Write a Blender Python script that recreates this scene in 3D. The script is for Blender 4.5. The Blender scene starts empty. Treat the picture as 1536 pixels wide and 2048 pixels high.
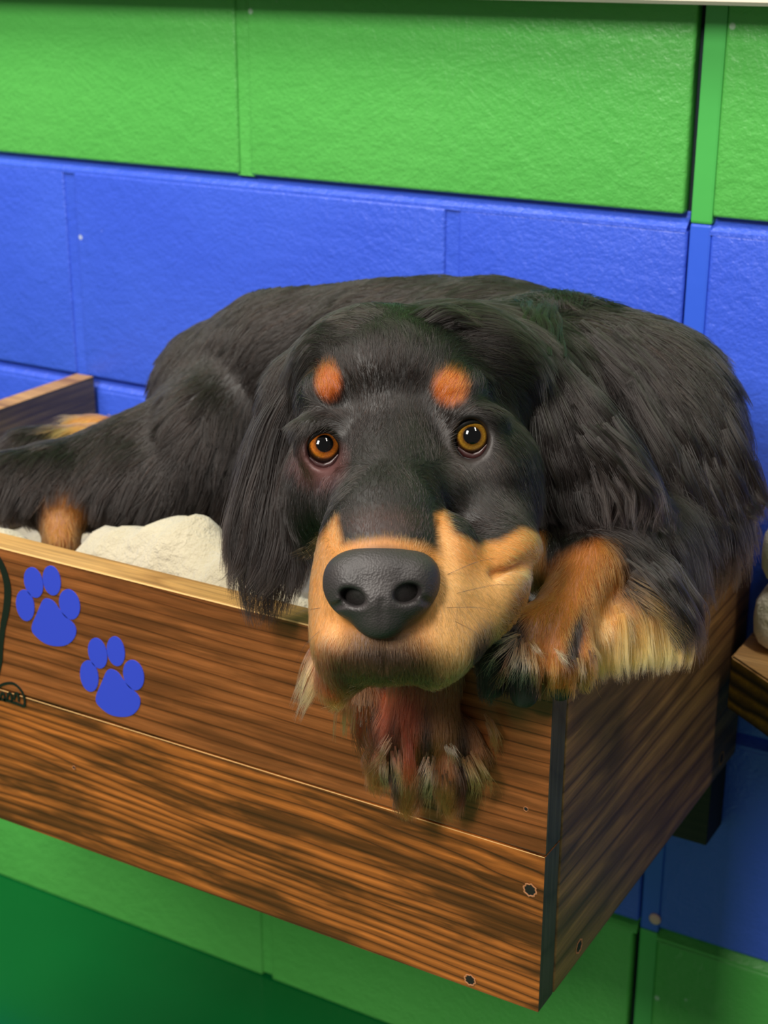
import bpy, bmesh, math, random
import numpy as np
from mathutils import Vector, Matrix
from mathutils.bvhtree import BVHTree

S = bpy.context.scene
COL = S.collection
rng = np.random.default_rng(7)
random.seed(7)

# ------------------------------------------------------------------ camera
FPX = 3107.86                       # focal length in pixels of a 1536 x 2048 frame
PITCH, YAW, ROLL = 0.3550, 0.5256, 0.0033
ZOFF = 81.14                        # cm, height of the wall's green/blue line above the floor
CAM = np.array([26.8183, -109.5378, 19.6062 + ZOFF])     # cm
_cy, _sy, _cp, _sp = math.cos(YAW), math.sin(YAW), math.cos(PITCH), math.sin(PITCH)
FWD = np.array([-_sy * _cp, _cy * _cp, -_sp])
_r = np.array([_cy, _sy, 0.0])
_u = np.cross(_r, FWD)
RIGHT = _r * math.cos(ROLL) + _u * math.sin(ROLL)
UP = -_r * math.sin(ROLL) + _u * math.cos(ROLL)
BASIS = np.array([RIGHT, UP, FWD])  # rows; the view basis the survey of the place is written in

cam = bpy.data.cameras.new('camera')
cam_o = bpy.data.objects.new('camera', cam)
COL.objects.link(cam_o)
cam_o.matrix_world = Matrix(((RIGHT[0], UP[0], -FWD[0], CAM[0] / 100), (RIGHT[1], UP[1], -FWD[1], CAM[1] / 100),
                             (RIGHT[2], UP[2], -FWD[2], CAM[2] / 100), (0, 0, 0, 1)))
cam.sensor_fit = 'VERTICAL'
cam.sensor_height = 36.0
cam.lens = 36.0 * FPX / 2048
cam.clip_start = 0.05
cam.dof.use_dof = True
cam.dof.focus_distance = 0.835
cam.dof.aperture_fstop = 13.0
S.camera = cam_o

# ------------------------------------------------------------------ light and exposure
w = bpy.data.worlds.new('World')
S.world = w
w.use_nodes = True
w.node_tree.nodes['Background'].inputs[0].default_value = (1.0, 0.97, 0.93, 1)
w.node_tree.nodes['Background'].inputs[1].default_value = 0.18


def area_light(name, loc, target, sx, sy, power, color):
    l = bpy.data.lights.new(name, 'AREA')
    l.shape = 'RECTANGLE'
    l.size, l.size_y = sx, sy
    l.energy = power
    l.color = color
    o = bpy.data.objects.new(name, l)
    o.location = loc
    o.rotation_euler = (Vector(target) - Vector(loc)).to_track_quat('-Z', 'Y').to_euler()
    COL.objects.link(o)
    return o


area_light('ceiling_light', (-1.13, -1.05, 2.5), (-1.0, -0.95, 0.0), 0.12, 1.3, 46, (1.0, 0.94, 0.85))
area_light('ceiling_light.001', (-0.28, -2.5, 2.4), (-0.3, -0.3, 0.6), 0.5, 0.9, 88, (1.0, 0.94, 0.85))
area_light('ceiling_light.002', (0.85, -0.8, 2.5), (0.2, -0.3, 0.6), 0.22, 0.9, 20, (1.0, 0.94, 0.85))
S.view_settings.view_transform = 'Standard'
S.view_settings.look = 'None'
S.view_settings.gamma = 1.0
S.view_settings.use_curve_mapping = False
S.view_settings.exposure = 0.0
S.cycles.use_denoising = True
S.cycles.max_bounces = 10


# ------------------------------------------------------------------ helpers
def W(x, y, z):
    """room cm (z from the green/blue line) to metres"""
    return Vector((x / 100, y / 100, (z + ZOFF) / 100))


def ray(u, v):
    return np.array([(u - 768) / FPX, -(v - 1024) / FPX, 1.0]) @ BASIS


def at(u, v, d):
    """survey direction (u, v) at distance d cm along the view -> room cm measured from the floor"""
    return CAM + ray(u, v) * d


def on_plane(u, v, axis, val):
    """where the survey direction meets a plane of the room (cm, z from the green/blue line)"""
    d = ray(u, v)
    val = val + (ZOFF if axis == 2 else 0)
    p = CAM + d * ((val - CAM[axis]) / d[axis])
    return np.array([p[0], p[1], p[2] - ZOFF])


def lin(r, g, b):
    f = lambda c: (c / 255 / 12.92) if c <= 10 else ((c / 255 + 0.055) / 1.055) ** 2.4
    return (f(r), f(g), f(b), 1.0)


def link(o, parent=None, **props):
    COL.objects.link(o)
    if parent is not None:
        o.parent = parent
    for k, v in props.items():
        o[k] = v
    return o


def mesh_obj(name, bm, mats, parent=None, smooth=False, **props):
    me = bpy.data.meshes.new(name)
    bm.normal_update()
    bm.to_mesh(me)
    bm.free()
    for m in (mats if isinstance(mats, (list, tuple)) else [mats]):
        me.materials.append(m)
    if smooth:
        for p in me.polygons:
            p.use_smooth = True
    o = bpy.data.objects.new(name, me)
    return link(o, parent, **props)


def empty(name, loc, **props):
    o = bpy.data.objects.new(name, None)
    o.location = loc
    return link(o, None, **props)


def box_bm(lo, hi, bevel=0.0, seg=2):
    bm = bmesh.new()
    bmesh.ops.create_cube(bm, size=1.0)
    for v in bm.verts:
        v.co = Vector([(lo[i] + hi[i]) / 2 + v.co[i] * (hi[i] - lo[i]) for i in range(3)])
    if bevel > 0:
        bmesh.ops.bevel(bm, geom=bm.edges[:], offset=bevel, segments=seg, affect='EDGES', profile=0.6)
    return bm


class NT:
    """small node-tree writer"""

    def __init__(self, name):
        self.m = bpy.data.materials.new(name)
        self.m.use_nodes = True
        self.t = self.m.node_tree
        self.b = self.t.nodes['Principled BSDF']
        self.out = self.t.nodes['Material Output']

    def n(self, typ, **kw):
        nd = self.t.nodes.new(typ)
        for k, v in kw.items():
            if k.startswith('i_'):
                key = k[2:]
                nd.inputs[int(key) if key.isdigit() else key.replace('_', ' ')].default_value = v
            else:
                setattr(nd, k, v)
        return nd

    def l(self, a, b):
        self.t.links.new(a, b)

    def ramp(self, src, stops, interp='LINEAR'):
        r = self.n('ShaderNodeValToRGB')
        e = r.color_ramp
        e.interpolation = interp
        while len(e.elements) < len(stops):
            e.elements.new(0.5)
        for el, (p, c) in zip(e.elements, stops):
            el.position = p
            el.color = c if len(c) == 4 else (*c, 1)
        self.l(src, r.inputs[0])
        return r.outputs[0]

    def mix(self, f, a, b, blend='MIX'):
        m = self.n('ShaderNodeMix', data_type='RGBA', blend_type=blend)
        for s, v in ((0, f), (6, a), (7, b)):
            if isinstance(v, (int, float)):
                m.inputs[s].default_value = v
            elif isinstance(v, tuple):
                m.inputs[s].default_value = v
            else:
                self.l(v, m.inputs[s])
        return m.outputs[2]

    def mapping(self, scale, loc=(0, 0, 0), rot=(0, 0, 0), coord='Object'):
        tc = self.n('ShaderNodeTexCoord')
        mp = self.n('ShaderNodeMapping')
        mp.inputs['Scale'].default_value = scale
        mp.inputs['Location'].default_value = loc
        mp.inputs['Rotation'].default_value = rot
        self.l(tc.outputs[coord], mp.inputs[0])
        return mp.outputs[0]

    def noise(self, vec, scale, detail=3.0, rough=0.5, dist=0.0):
        nz = self.n('ShaderNodeTexNoise')
        nz.inputs['Scale'].default_value = scale
        nz.inputs['Detail'].default_value = detail
        nz.inputs['Roughness'].default_value = rough
        nz.inputs['Distortion'].default_value = dist
        if vec is not None:
            self.l(vec, nz.inputs['Vector'])
        return nz.outputs[0]

    def bump(self, h, strength=0.3, dist=0.002):
        b = self.n('ShaderNodeBump')
        b.inputs['Strength'].default_value = strength
        b.inputs['Distance'].default_value = dist
        self.l(h, b.inputs['Height'])
        self.l(b.outputs[0], self.b.inputs['Normal'])
        return b

    def base(self, c):
        if isinstance(c, tuple):
            self.b.inputs['Base Color'].default_value = c
        else:
            self.l(c, self.b.inputs['Base Color'])

    def set(self, **kw):
        for k, v in kw.items():
            self.b.inputs[k.replace('_', ' ')].default_value = v
        return self


# ------------------------------------------------------------------ materials
def paint(name, c, c2, rough=0.38):
    k = NT(name)
    v = k.mapping((1, 1, 1))
    big = k.noise(v, 5.0, 2)
    col = k.mix(k.ramp(big, [(0.35, (0, 0, 0)), (0.7, (1, 1, 1))]), c, c2)
    vo = k.n('ShaderNodeTexVoronoi', feature='F1')
    vo.inputs['Scale'].default_value = 26.0
    k.l(v, vo.inputs['Vector'])
    chip = k.ramp(vo.outputs['Distance'], [(0.045, (1, 1, 1)), (0.075, (0, 0, 0))])
    pick = k.ramp(vo.outputs['Color'], [(0.60, (0, 0, 0)), (0.66, (1, 1, 1))])
    f = k.n('ShaderNodeMath', operation='MULTIPLY')
    k.l(chip, f.inputs[0])
    k.l(pick, f.inputs[1])
    f2 = k.n('ShaderNodeMath', operation='MULTIPLY')
    k.l(f.outputs[0], f2.inputs[0])
    f2.inputs[1].default_value = 0.55
    k.base(k.mix(f2.outputs[0], col, (0.62, 0.68, 0.66, 1)))
    fine = k.noise(v, 260.0, 4, 0.6)
    mid = k.noise(v, 70.0, 3, 0.55)
    ad = k.n('ShaderNodeMath', operation='MULTIPLY_ADD')
    k.l(mid, ad.inputs[0])
    ad.inputs[1].default_value = 1.6
    k.l(fine, ad.inputs[2])
    k.bump(ad.outputs[0], 0.55, 0.0016)
    k.set(Roughness=rough)
    return k.m


M_GREEN = paint('green_wall_paint', lin(76, 166, 72), lin(84, 172, 78))
M_BLUE = paint('blue_wall_paint', lin(52, 84, 205), lin(60, 94, 212))
M_GREEN_LOW = M_GREEN


def wood(name, dark, mid, light, axis='x', seed=0.0, bands=55.0, rough=0.34, contrast=1.0, warp_amt=0.03, blotch=0.55):
    """stained softwood: stretched ring figure, blotches and pores; the grain runs along `axis`"""
    k = NT(name)
    sc = {'x': (0.16, 1, 1), 'y': (1, 0.16, 1), 'z': (1, 1, 0.16)}[axis]
    st = {'x': (1.0, 30, 30), 'y': (30, 1.0, 30), 'z': (30, 30, 1.0)}[axis]
    v = k.mapping(sc, (seed, seed * 0.7, seed * 1.3))
    warp = k.noise(v, 9.0, 2, 0.5)
    wv = k.n('ShaderNodeVectorMath', operation='MULTIPLY_ADD')
    cmb = k.n('ShaderNodeCombineXYZ')
    for i in range(3):
        k.l(warp, cmb.inputs[i])
    k.l(cmb.outputs[0], wv.inputs[0])
    wv.inputs[1].default_value = (warp_amt, warp_amt, warp_amt)
    k.l(v, wv.inputs[2])
    wave = k.n('ShaderNodeTexWave', wave_type='BANDS', bands_direction='Z', wave_profile='SAW')
    wave.inputs['Scale'].default_value = bands
    wave.inputs['Distortion'].default_value = 3.6
    wave.inputs['Detail'].default_value = 2.0
    wave.inputs['Detail Scale'].default_value = 0.8
    k.l(wv.outputs[0], wave.inputs['Vector'])
    fig = k.ramp(wave.outputs['Fac'], [(0.0, mid), (0.55, light), (0.82, mid), (0.93, dark), (1.0, mid)])
    blot = k.noise(k.mapping({'x': (4, 26, 26), 'y': (26, 4, 26), 'z': (26, 26, 4)}[axis], (seed * 2, 0, seed)), 2.4, 4, 0.6, 0.4)
    bl = k.ramp(blot, [(0.42, (0, 0, 0)), (0.60, (1, 1, 1))])
    blf = k.n('ShaderNodeMath', operation='MULTIPLY')
    k.l(bl, blf.inputs[0])
    blf.inputs[1].default_value = blotch * contrast
    c1 = k.mix(blf.outputs[0], fig, dark)
    fibre = k.noise(k.mapping(st, (0, 0, seed)), 14.0, 3, 0.65)
    ff = k.ramp(fibre, [(0.36, (0.62, 0.60, 0.58)), (0.64, (1.2, 1.18, 1.12))])
    c2 = k.mix(0.75, c1, ff, 'MULTIPLY')
    k.base(c2)
    ad = k.n('ShaderNodeMath', operation='MULTIPLY_ADD')
    k.l(wave.outputs['Fac'], ad.inputs[0])
    ad.inputs[1].default_value = 0.25
    k.l(fibre, ad.inputs[2])
    k.bump(ad.outputs[0], 0.22, 0.0008)
    k.set(Roughness=rough)
    return k.m


M_WOOD_UP = wood('stained_pine_upper', lin(72, 36, 16), lin(124, 70, 34), lin(142, 84, 44), 'x', 3.1, 34, warp_amt=0.035, blotch=0.55)
M_WOOD_LOW = wood('stained_pine_lower', lin(58, 32, 16), lin(126, 70, 30), lin(180, 106, 46), 'x', 8.7, 44, warp_amt=0.075, blotch=0.8)
M_WOOD_SIDE = wood('stained_pine_side', lin(70, 48, 30), lin(112, 80, 50), lin(140, 104, 62), 'y', 5.5, 17, rough=0.5, warp_amt=0.07, blotch=0.7)
M_WOOD_INNER = wood('stained_pine_inner', lin(66, 58, 36), lin(92, 80, 50), lin(112, 96, 60), 'y', 1.5, 46)
M_RAW = wood('bare_plank_edge', lin(140, 100, 52), lin(172, 130, 74), lin(192, 150, 92), 'x', 2.2, 40, 0.5, 0.4)
M_PALE = NT('worn_bare_arris').set(Roughness=0.6).m
M_PALE.node_tree.nodes['Principled BSDF'].inputs['Base Color'].default_value = lin(224, 180, 116)
M_BENCH = wood('bench_pine', lin(126, 88, 46), lin(186, 142, 86), lin(206, 164, 108), 'x', 6.0, 60, 0.5, 0.5)
M_BENCH_DARK = wood('bench_stained_front', lin(34, 28, 20), lin(46, 38, 24), lin(150, 110, 30), 'x', 4.0, 30, 0.5, 0.8)
M_DARKPAINT = wood('dark_painted_end_grain', lin(50, 48, 42), lin(60, 58, 50), lin(68, 66, 58), 'z', 1.0, 50, 0.55, 0.4)
M_CLEAT = wood('dark_cleat', lin(20, 15, 12), lin(28, 22, 17), lin(36, 28, 22), 'x', 1.7, 40, 0.7, 0.4)


def flat(name, c, rough=0.5, metal=0.0, coat=0.0, bump=None):
    k = NT(name)
    k.base(c)
    k.set(Roughness=rough, Metallic=metal)
    k.b.inputs['Coat Weight'].default_value = coat
    if bump:
        k.bump(k.noise(k.mapping((1, 1, 1)), bump[0], 3), bump[1], bump[2])
    return k.m


M_PAW = flat('blue_paw_paint', lin(46, 64, 190), 0.5)
M_BLACKPAINT = flat('black_line_paint', lin(14, 20, 14), 0.45)
M_CAULK_G = flat('green_caulk', lin(72, 168, 80), 0.3, bump=(40, 0.2, 0.002))
M_CAULK_B = flat('blue_caulk', lin(52, 92, 212), 0.3, bump=(40, 0.2, 0.002))
M_CRACK = flat('dark_crack', lin(16, 34, 40), 0.9)
M_TRIM = flat('cream_trim_paint', lin(226, 216, 196), 0.45, bump=(60, 0.1, 0.001))
M_SCREW = flat('dull_screw', lin(70, 64, 58), 0.35, 0.9)
M_HOLE = flat('screw_hole_wood', lin(168, 112, 72), 0.8, bump=(300, 0.4, 0.001))
M_PLUG = flat('pinkish_plug', lin(222, 176, 170), 0.6)


def floor_paint():
    k = NT('green_floor_epoxy')
    v = k.mapping((1, 1, 1))
    k.base(k.mix(k.noise(v, 3.0, 3), lin(3, 88, 38), lin(6, 98, 44)))
    k.bump(k.noise(v, 120, 3), 0.08, 0.001)
    k.set(Roughness=0.2)
    return k.m


M_FLOOR = floor_paint()


def fleece(name, ca, cb):
    k = NT(name)
    v = k.mapping((1, 1, 1))
    n1 = k.noise(v, 180, 4, 0.7)
    n2 = k.noise(v, 22, 3, 0.6)
    k.base(k.mix(n2, ca, cb))
    ad = k.n('ShaderNodeMath', operation='MULTIPLY_ADD')
    k.l(n2, ad.inputs[0])
    ad.inputs[1].default_value = 2.0
    k.l(n1, ad.inputs[2])
    k.bump(ad.outputs[0], 1.0, 0.005)
    k.set(Roughness=0.95)
    k.b.inputs['Sheen Weight'].default_value = 0.4
    return k.m


M_FLEECE = fleece('cream_fleece', lin(166, 156, 128), lin(204, 194, 168))
M_THROW = fleece('pale_cream_throw', lin(206, 196, 168), lin(232, 224, 200))

# ------------------------------------------------------------------ the room: floor and block wall
COURSE, BLK, JT = 20.3, 39.5, 1.15
mesh_obj('floor', box_bm(W(-260, -260, -ZOFF - 6), W(160, 40, -ZOFF)), M_FLOOR, kind='structure')

wall = empty('wall_back', W(-50, 0, -ZOFF), kind='structure')
core = mesh_obj('wall_core', box_bm(W(-227.9, 1.0, -ZOFF) - wall.location, W(125, 14, 66) - wall.location), M_CRACK, wall)
CTRL = -11.05                     # the control joint
row_cols = []
for r in range(-4, 3):
    z0, z1 = r * COURSE + JT / 2, (r + 1) * COURSE - JT / 2
    green = r >= 0 or r == -4
    m = M_GREEN if green else M_BLUE
    row_cols.append((r, z0, z1, m, green))
rb = random.Random(3)
for r, z0, z1, m, green in row_cols:
    off = -50.45 if r % 2 == 0 else -30.6
    # blocks left of the control joint, then right of it
    edges = []
    k0 = off - 5 * BLK
    while k0 < CTRL - 1:
        a, b = k0 + JT / 2, min(k0 + BLK - JT / 2, CTRL - 0.08)
        if b - a > 2:
            edges.append((a, b))
        k0 += BLK
    k0 = CTRL + 1.7
    first = True
    while k0 < 125:
        ln = (BLK if (r % 2 == 0) else BLK / 2) if first else BLK
        edges.append((k0, k0 + ln - JT))
        k0 += ln
        first = False
    edges = [(max(a, -228), min(b, 125)) for a, b in edges if b > -224 and a < 121]
    for a, b in edges:
        dy = rb.uniform(-0.06, 0.06)
        c = W((a + b) / 2, 0, (z0 + z1) / 2)
        lo, hi = W(a, dy, z0 + (0 if r > -4 else -0.5)) - c, W(b, 6.0, z1) - c
        o = mesh_obj('block', box_bm(lo, hi, 0.003, 3), m, wall, smooth=True)
        o.location = c - wall.location
    # bed joint above this course: raked at its top, sloped out towards the course below
    bm = bmesh.new()
    prof = [(0.85, z1 + JT + 0.15), (0.80, z1 + JT * 0.72), (0.06, z1 + 0.16), (0.04, z1 - 0.15), (3, z1 - 0.15), (3, z1 + JT + 0.15)]
    xs = [-226, CTRL - 0.2, CTRL + 1.6, 122]
    mj = M_BLUE if (r == -1) else m
    for xa, xb in ((xs[0], xs[1]), (xs[2], xs[3])):
        va = [bm.verts.new(W(xa, y, z) - wall.location) for y, z in prof]
        vb = [bm.verts.new(W(xb, y, z) - wall.location) for y, z in prof]
        for i in range(len(prof)):
            j = (i + 1) % len(prof)
            bm.faces.new((va[i], vb[i], vb[j], va[j]))
        bm.faces.new(va[::-1])
        bm.faces.new(vb)
    bmesh.ops.recalc_face_normals(bm, faces=bm.faces[:])
    mesh_obj('mortar_bed', bm, mj, wall)
    # head joints, nearly flush
    for (a, b), (a2, b2) in zip(edges[:-1], edges[1:]):
        if a < CTRL < a2:
            continue
        mesh_obj('mortar_joint', box_bm(W(b - 0.3, 0.22, z0 - 0.1) - wall.location, W(a2 + 0.3, 3, z1 + 0.1) - wall.location), m, wall)
    # caulk of the control joint
    mc = M_CAULK_G if green else M_CAULK_B
    mesh_obj('caulk_strip', box_bm(W(CTRL + 0.06, 0.05, z0 - JT / 2 + 0.01) - wall.location, W(CTRL + 1.72, 3, z1 + JT / 2) - wall.location, 0.002, 2), mc, wall)

p = on_plane(1310, 1838, 1, 0)
bm = bmesh.new()
bmesh.ops.create_uvsphere(bm, u_segments=14, v_segments=8, radius=0.0055)
for v in bm.verts:
    v.co.y *= 0.35
o = mesh_obj('wall_plug', bm, M_PLUG, wall, smooth=True)
o.location = W(*p) - wall.location

# cream sill along the top of the picture
tb = bmesh.new()
prof = [(0.0, 15.3), (-3.2, 15.3), (-3.5, 15.55), (-3.5, 17.6), (-3.2, 18.0), (0.0, 18.0)]
va = [tb.verts.new(W(-200, y, z)) for y, z in prof]
vb = [tb.verts.new(W(110, y, z)) for y, z in prof]
for i in range(len(prof)):
    j = (i + 1) % len(prof)
    tb.faces.new((va[i], vb[i], vb[j], va[j]))
tb.faces.new(va[::-1])
tb.faces.new(vb)
bmesh.ops.recalc_face_normals(tb, faces=tb.faces[:])
mesh_obj('trim_1', tb, M_TRIM, kind='structure')

# ------------------------------------------------------------------ the dog bed box
XR, D, ZT, ZJ, ZB, T = -3.95, 37.64, -19.44, -30.51, -41.48, 2.1
XL = -68.12
bed = empty('dog_bed', W(-36, -19, ZB), label='wall-mounted wooden dog bed box of stained planks with blue paw prints on its front', category='dog bed')
BO = bed.location


def plank(name, lo, hi, mats, rule=None, bev=0.0012, **props):
    bm = box_bm(W(*lo) - BO, W(*hi) - BO, bev, 2)
    bm.normal_update()
    if rule:
        for f in bm.faces:
            f.material_index = rule(f)
    return mesh_obj(name, bm, mats, bed, **props)


def top_bare(f):
    n = f.normal
    if n.z > 0.95:
        return 1
    if n.z > 0.25 and n.y < -0.2 and abs(n.x) < 0.3:
        return 2
    if n.x > 0.6:
        return 3
    return 0


plank('front_plank', (XL - T, -D, ZJ + 0.06), (XR, -D + T, ZT), [M_WOOD_UP, M_RAW, M_PALE, M_DARKPAINT], top_bare, label='upper front plank with blue paw prints')
plank('front_plank', (XL - T, -D + 0.03, ZB), (XR - 0.04, -D + T, ZJ - 0.06), [M_WOOD_LOW, M_WOOD_LOW, M_PALE, M_DARKPAINT],
      lambda f: 3 if f.normal.x > 0.6 else (2 if (f.normal.z > 0.25 and f.normal.z < 0.9 and f.normal.y < -0.2 and abs(f.normal.x) < 0.3) else 0),
      0.0005, label='lower front plank with wavy grain')
plank('side_panel', (XR - T + 0.05, -D + T + 0.03, ZB + 0.05), (XR + 0.04, -0.5, ZT), [M_WOOD_SIDE, M_RAW], lambda f: 1 if f.normal.z > 0.9 else 0)
plank('side_panel', (XL - T, -D + T + 0.03, ZB + 0.05), (XL, -0.5, ZT), [M_WOOD_INNER, M_RAW], lambda f: 1 if f.normal.z > 0.7 else 0)
plank('bottom_board', (XL + 0.05, -D + T + 0.05, ZB + 0.3), (XR - T, -0.6, ZB + 1.6), [M_WOOD_SIDE])
plank('wall_cleat', (-64, -3.9, ZB - 7.0), (-4.6, -0.15, ZB - 0.05), [M_CLEAT], label='dark cleat under the box, fixed to the wall')

# paw prints and black line drawing painted on the front
FY = -D - 0.02


def front_pt(cx, cy):
    p = on_plane(cx / 2.56, 1050 + cy / 2.56, 1, FY)
    return np.array([p[0], p[2]])


def decal(bm, poly, y0=FY, th=0.03):
    pts = [np.array(q) for q in poly]
    f = [bm.verts.new(W(q[0], y0 - th, q[1]) - BO) for q in pts]
    b = [bm.verts.new(W(q[0], y0 + 0.02, q[1]) - BO) for q in pts]
    bm.faces.new(f)
    for i in range(len(pts)):
        j = (i + 1) % len(pts)
        bm.faces.new((f[i], b[i], b[j], f[j]))


def smooth_poly(pts, n=3):
    pts = np.array(pts, float)
    for _ in range(n):
        q = np.empty((len(pts) * 2, 2))
        nx = np.roll(pts, -1, 0)
        q[0::2] = pts * 0.75 + nx * 0.25
        q[1::2] = pts * 0.25 + nx * 0.75
        pts = q
    return pts


PAD = [(236, 372), (276, 388), (304, 432), (350, 478), (390, 518), (392, 560), (370, 596), (336, 618), (286, 621), (236, 610), (194, 580), (162, 545),
       (164, 508), (184, 466), (203, 420), (218, 384)]
TOES = [(130, 411, 46, 81, -9), (173, 294, 47, 80, -14), (266, 284, 45, 77, -10), (357, 406, 52, 79, -14)]
for dx, dy, lab in ((0, 0, 'upper left blue paw print'), (328, 362, 'lower right blue paw print')):
    bm = bmesh.new()
    decal(bm, [front_pt(x + dx, y + dy) for x, y in smooth_poly(PAD, 2)])
    pp = mesh_obj('paw_print', bm, M_PAW, bed, label=lab)
    for cx, cy, rx, ry, an in TOES:
        a = math.radians(an)
        poly = []
        for i in range(28):
            t = 2 * math.pi * i / 28
            ex, ey = rx * math.cos(t), ry * math.sin(t)
            poly.append(front_pt(cx + dx + ex * math.cos(a) - ey * math.sin(a), cy + dy + ex * math.sin(a) + ey * math.cos(a)))
        tb = bmesh.new()
        decal(tb, poly)
        mesh_obj('toe_mark', tb, M_PAW, pp)


def stroke(bm, pts, wd):
    P = [np.array(front_pt(*q)) for q in pts]
    P2 = []
    for i in range(len(P) - 1):          # Catmull-Rom
        p0, p1, p2, p3 = P[max(i - 1, 0)], P[i], P[i + 1], P[min(i + 2, len(P) - 1)]
        for t in np.linspace(0, 1, 6, endpoint=False):
            P2.append((0.5 * (2 * p1 + (p2 - p0) * t + (2 * p0 - 5 * p1 + 4 * p2 - p3) * t * t + (3 * p1 - p0 - 3 * p2 + p3) * t ** 3), i + t))
    P2.append((P[-1], len(P) - 1.0))
    lft, rgt = [], []
    for i, (q, s) in enumerate(P2):
        a = P2[max(i - 1, 0)][0]
        b = P2[min(i + 1, len(P2) - 1)][0]
        d = b - a
        n = np.array([-d[1], d[0]]) / (np.linalg.norm(d) + 1e-9)
        ww = np.interp(s, range(len(wd)), wd) / 2
        lft.append(q + n * ww)
        rgt.append(q - n * ww)
    decal(bm, lft + rgt[::-1])


bm = bmesh.new()
stroke(bm, [(-120, 60), (-60, 110), (0, 190), (30, 270), (40, 340), (33, 430), (16, 520), (6, 610), (0, 700), (-22, 790)], [0.45, 0.5, 0.54, 0.62, 0.64, 0.58, 0.48, 0.45, 0.42, 0.4])
stroke(bm, [(-40, 880), (-20, 838), (20, 814), (68, 812), (108, 846), (126, 892), (122, 926), (86, 914), (30, 896), (-40, 886)], [0.2] * 10)
for x0 in (4, 40, 76):
    stroke(bm, [(x0 - 4, 896), (x0 + 2, 866), (x0 + 14, 862), (x0 + 20, 884), (x0 + 20, 904)], [0.18] * 5)
mesh_obj('painted_outline', bm, M_BLACKPAINT, bed, label='black painted line drawing at the left of the front')


def screw(u, v, axis, val, out, r=0.42):
    """countersunk hole with a bare wood rim and a recessed screw head"""
    p = on_plane(u, v, axis, val)
    c = W(*p)
    bm = bmesh.new()
    N = 22
    rings = [(r * 1.15, 0.015, 1), (r, 0.035, 1), (r * 0.86, 0.01, 1), (r * 0.8, -0.0, 0), (r * 0.35, 0.012, 0)]
    n = Vector(out)
    t = Vector((0, 0, 1))
    s = n.cross(t)
    vs = []
    for q, h, mi in rings:
        vs.append([bm.verts.new((s * math.cos(2 * math.pi * i / N) + t * math.sin(2 * math.pi * i / N)) * q / 100 * (1 + 0.1 * math.sin(i * 2.3)) + n * h / 100) for i in range(N)])
    for a in range(len(rings) - 1):
        for i in range(N):
            f = bm.faces.new((vs[a][i], vs[a][(i + 1) % N], vs[a + 1][(i + 1) % N], vs[a + 1][i]))
            f.material_index = rings[a + 1][2]
    f = bm.faces.new(vs[-1])
    f.material_index = 0
    bmesh.ops.recalc_face_normals(bm, faces=bm.faces[:])
    o = mesh_obj('screw', bm, [flat('screw_dark', lin(20, 15, 12), 0.6), M_HOLE], bed)
    o.location = c - BO
    return o


screw(1060, 1780, 1, -D, (0, -1, 0), 0.40)
screw(940, 1960, 1, -D, (0, -1, 0), 0.36)
screw(148, 1535, 1, -D, (0, -1, 0), 0.13)
screw(1052, 1618, 1, -D, (0, -1, 0), 0.14)
screw(1443, 1516, 0, XR + 0.04, (1, 0, 0), 0.5)
screw(1158, 1893, 0, XR + 0.04, (1, 0, 0), 0.45)

# ------------------------------------------------------------------ corner bench and its blanket, right of the box
bench = empty('corner_bench', W(10, -8, -40), label='pale topped wooden bench with a dark stained edge beyond the bed box', category='bench')
HO = bench.location


def prism(name, poly, z0, z1, mats, parent, O, rule=None, bev=0.0015, **props):
    bm = bmesh.new()
    lo = [bm.verts.new(W(x, y, z0) - O) for x, y in poly]
    hi = [bm.verts.new(W(x, y, z1) - O) for x, y in poly]
    bm.faces.new(lo[::-1])
    bm.faces.new(hi)
    for i in range(len(poly)):
        j = (i + 1) % len(poly)
        bm.faces.new((lo[i], lo[j], hi[j], hi[i]))
    bmesh.ops.recalc_face_normals(bm, faces=bm.faces[:])
    bmesh.ops.bevel(bm, geom=bm.edges[:], offset=bev, segments=2, affect='EDGES')
    bm.normal_update()
    if rule:
        for f in bm.faces:
            f.material_index = rule(f)
    return mesh_obj(name, bm, mats, parent, **props)


BENCH_TOP = -29.8
prism('bench_top', [(-2.9, -7.5), (32, -33), (46, -18), (46, -0.4), (-2.9, -0.4)], BENCH_TOP - 4.3, BENCH_TOP, [M_BENCH_DARK, M_BENCH], bench, HO, lambda f: 1 if f.normal.z > 0.4 else 0)
for x, y in ((33, -26), (44, -4), (6, -3.5)):
    prism('leg', [(x - 2, y - 2), (x + 2, y - 2), (x + 2, y + 2), (x - 2, y + 2)], -ZOFF, BENCH_TOP - 4.3, [M_CLEAT], bench, HO)


def folded_blanket(name, x0, x1, y0, y1, z0, layers, th, **props):
    """a folded throw: rounded layers joined at the fold"""
    bm = bmesh.new()
    c = W((x0 + x1) / 2, (y0 + y1) / 2, z0)
    rr = random.Random(5)
    for k in range(layers):
        za, zb = z0 + k * th, z0 + (k + 1) * th * 1.02
        a = rr.uniform(-0.35, 0.35)
        b = box_bm(W(x0 + a + 0.3, y0 + rr.uniform(0, 0.7), za) - c, W(x1 + a, y1, zb) - c, th * 0.0046, 4)
        me = bpy.data.meshes.new('t')
        b.to_mesh(me)
        b.free()
        bm.from_mesh(me)
        bpy.data.meshes.remove(me)
    o = mesh_obj(name, bm, M_THROW, None, smooth=True, **props)
    o.location = c
    return o


folded_blanket('folded_blanket', -2.6, 24, -7.2, -0.6, BENCH_TOP, 2, 5.1, label='cream folded blanket lying on the corner bench by the wall', category='blanket')


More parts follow.
